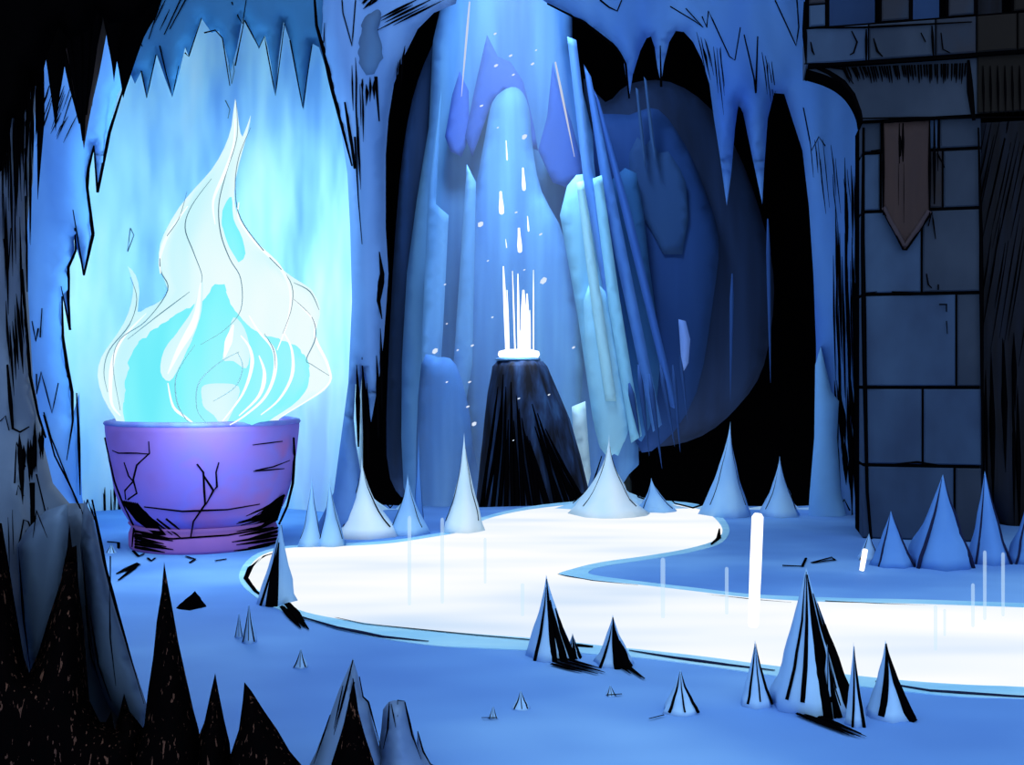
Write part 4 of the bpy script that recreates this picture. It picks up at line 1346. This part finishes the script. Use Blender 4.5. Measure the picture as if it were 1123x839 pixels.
hv = [(FRONT - .5, 0, FRONT - .2, .95, 1.3), (FRONT + .1, 0, FRONT + .1, .9, 1.3), (FRONT + .6, 0, FRONT + .4, .95, 1.5), (FRONT + 1.0, 0, FRONT + .9, .8, 1.3), (FRONT - 1, 0, FRONT - .8, .85, 1.4)]
hang((61, 145), 42, 78, 0, 7.0, 'black stalactite dropping beside the slate rock face', (BLACK, BROWN), (), 71)
hang((92, 164), 60, 122, -20, 7.4, 'long grey stalactite striped black, second from the slate rock face', (BROWN, INK), hv, 72, .95)
hang((101, 118), 88, 120, -20, 7.8, 'short grey stalactite tucked behind the long striped one', (SLATE, INK), hv, 73)
hang((125, 90), 108, 142, -20, 7.2, 'short black stalactite in the top corner', (BLACK, BROWN), (), 74)
hang((135, 108), 112, 176, -20, 7.5, 'broad black stalactite beside the teal fringe', (BLACK, BROWN), (), 75)
mbt, _ = slab([(-60, -60), (190, -60), (176, -4), (150, 22), (120, 26), (108, 14), (96, 34), (76, 44), (64, 30), (52, 60), (46, 84), (38, 96), (34, 78), (28, 120), (20, 160), (14, 130), (6, 190), (-60, 230)], 4.7, .6, .2, 24, .08, 9)
tag(mbt.build('ceiling_near', BLACK), 'black scratched rock overhead at the near corner', 'ceiling', kind='structure')

# ------------------------------------------------------------------ black spikes in front
NR = 4.05


def near(px, D, label, mat, group=None, bulge=.22, edge=40, strokes=(), mats2=INK, name='rock_spike', sm=0):
    mb, s = slab(px, D, .35, bulge, edge, .03, 8, smooth=sm)
    for st, w in strokes:
        pstroke(mb, st, s, (w * .5, .5), 1, w)
    return tag(mb.build(name, [mat, mats2]), label, 'rock spike', group)


near([(-60, 560), (2, 574), (8, 610), (16, 660), (26, 720), (32, 738), (42, 716), (54, 676), (66, 640), (74, 600), (76, 572), (79, 600), (84, 598), (86, 640), (92, 690), (96, 740), (98, 768), (110, 792), (116, 792), (122, 780), (126, 800),
      (132, 778), (136, 760), (142, 780), (152, 792), (158, 800), (160, 890), (-60, 890)], 4.1, 'huge black scratched rock mass filling the near corner', HATCH, bulge=.3)
near([(180, 616), (184, 640), (190, 672), (196, 706), (204, 742), (212, 778), (218, 800), (230, 890), (128, 890), (146, 820), (158, 796), (162, 760), (168, 720), (172, 680), (177, 650)], 4.0, 'tall black rock spike in front of the bowl', HATCH)
near([(236, 738), (240, 760), (246, 790), (252, 815), (258, 890), (206, 890), (216, 812), (224, 792), (231, 760)], 3.95, 'small black rock spike leaning beside the tall one', HATCH)
near([(268, 748), (276, 758), (290, 780), (304, 800), (318, 824), (330, 838), (352, 890), (236, 890), (252, 830), (262, 800), (266, 770)], 3.9, 'wide black rock spike sloping down towards the brown-cored one', HATCH)
near([(387, 722), (393, 742), (397, 764), (404, 768), (408, 790), (416, 820), (420, 836), (430, 890), (320, 890), (336, 846), (346, 826), (362, 784), (372, 756), (380, 738)], 4.05, 'blue grey rock spike with a dark brown core', GREYROCK,
     strokes=(([(387, 724), (380, 752), (366, 806)], 3), ([(376, 752), (366, 800)], 2), ([(362, 784), (344, 838)], 2.2), ([(394, 742), (398, 764), (404, 770), (418, 822)], 2.4), ([(387, 744), (392, 780), (398, 800)], 2.4), ([(388, 748), (378, 800), (362, 845)], 5)))
near([(387, 750), (392, 776), (400, 806), (410, 836), (424, 890), (350, 890), (362, 842), (374, 804), (382, 776)], 3.84, 'dark brown hatched core rock standing against the blue grey spike', HATCH, bulge=.1, edge=20)
near([(420, 778), (426, 770), (432, 768), (444, 769), (448, 782), (454, 806), (462, 830), (470, 844), (480, 890), (404, 890), (414, 830), (418, 800)], 4.1, 'blunt blue grey rock stump beside the brown-cored spike', GREYROCK,
     strokes=(([(427, 770), (425, 800), (420, 822)], 2.4), ([(429, 772), (434, 798)], 1.8), ([(436, 786), (436, 768), (444, 769)], 1.6), ([(444, 770), (452, 806), (462, 833)], 3)))
near([(458, 802), (462, 816), (470, 834), (484, 850), (500, 890), (450, 890), (456, 830)], 4.2, 'low blue grey rock tooth at the stump foot', GREYROCK, strokes=(([(458, 802), (464, 824), (472, 838), (490, 846)], 2.4),))

def blade(px, D, label, mat, st=()):
    mb, s = slab(px, D, .25, .12, 16, .02, 7)
    for q, w in st:
        pstroke(mb, q, s, (.4, .4), 1, w)
    return tag(mb.build('slate_rock', [mat, INK]), label, 'rock blade')


blade([(18, 598), (30, 580), (50, 560), (74, 552), (78, 600), (72, 650), (58, 700), (44, 732), (36, 760), (30, 724), (22, 660)], 4.55, 'blue slate rock blade pointing down between two black spikes', SLATE2, (([(36, 590), (40, 560), (52, 590)], 2), ([(20, 600), (26, 680), (34, 740)], 3), ([(78, 600), (66, 680), (44, 735)], 3)))
blade([(92, 548), (102, 566), (114, 620), (126, 666), (142, 716), (162, 776), (162, 830), (140, 800), (120, 776), (100, 730), (94, 660), (88, 600)], 4.5, 'long slate rock blade leaning beside the tall black spike', SLATE2, (([(100, 552), (114, 616), (128, 668), (158, 772)], 4), ([(96, 690), (100, 720), (112, 756)], 2), ([(98, 668), (108, 730), (122, 770)], 2.2), ([(120, 640), (121, 700), (127, 752)], 1.8), ([(90, 600), (96, 680), (106, 740)], 2)))

# ------------------------------------------------------------------ light
w = bpy.data.worlds.new('world')
bpy.context.scene.world = w
w.use_nodes = True
bg = w.node_tree.nodes['Background']
bg.inputs['Color'].default_value = (.8, .89, 1, 1)
bg.inputs['Strength'].default_value = 1.5


def lamp(kind, loc, energy, col, size=.3, target=None, name='lamp', **kw):
    l = bpy.data.lights.new(name, kind)
    l.energy = energy
    l.color = col
    if kind in ('POINT', 'SPOT'):
        l.shadow_soft_size = size
    if kind == 'AREA':
        l.size = size
    for k, v in kw.items():
        setattr(l, k, v)
    o = bpy.data.objects.new(name, l)
    C.objects.link(o)
    o.location = loc
    if target is not None:
        o.rotation_euler = (Vector(target) - Vector(loc)).to_track_quat('-Z', 'Y').to_euler()
    return o


lamp('POINT', P(222, 330, 11.5), 100, (.7, .97, 1), .5, name='fire_light')
lamp('POINT', P(240, 150, 11.3), 70, (.6, .95, 1), .4, name='fire_tip_light')
lamp('POINT', P(225, 420, 8.9), 85, (.75, .93, 1), .5, name='fire_front_light')
lamp('SPOT', (-.05, 18.3, 12.4), 8500, (.6, .8, 1), .5, target=(.15, 18.3, 0), name='skylight', spot_size=.55, spot_blend=.4)
lamp('POINT', P(568, 370, 16.2), 60, (.8, .9, 1), .3, name='spring_light')
lamp('AREA', (0, 15.2, 11.5), 700, (.62, .8, 1), 2.0, target=(.6, 21, 1.5), name='shaft_light')

sc = bpy.context.scene
sc.view_settings.view_transform = 'Standard'
sc.view_settings.look = 'None'
sc.view_settings.exposure = 0
sc.view_settings.gamma = 1
sc.view_settings.use_curve_mapping = False
sc.cycles.use_denoising = True
sc.cycles.max_bounces = 5
sc.cycles.diffuse_bounces = 3
sc.cycles.volume_bounces = 0
sc.cycles.transparent_max_bounces = 16
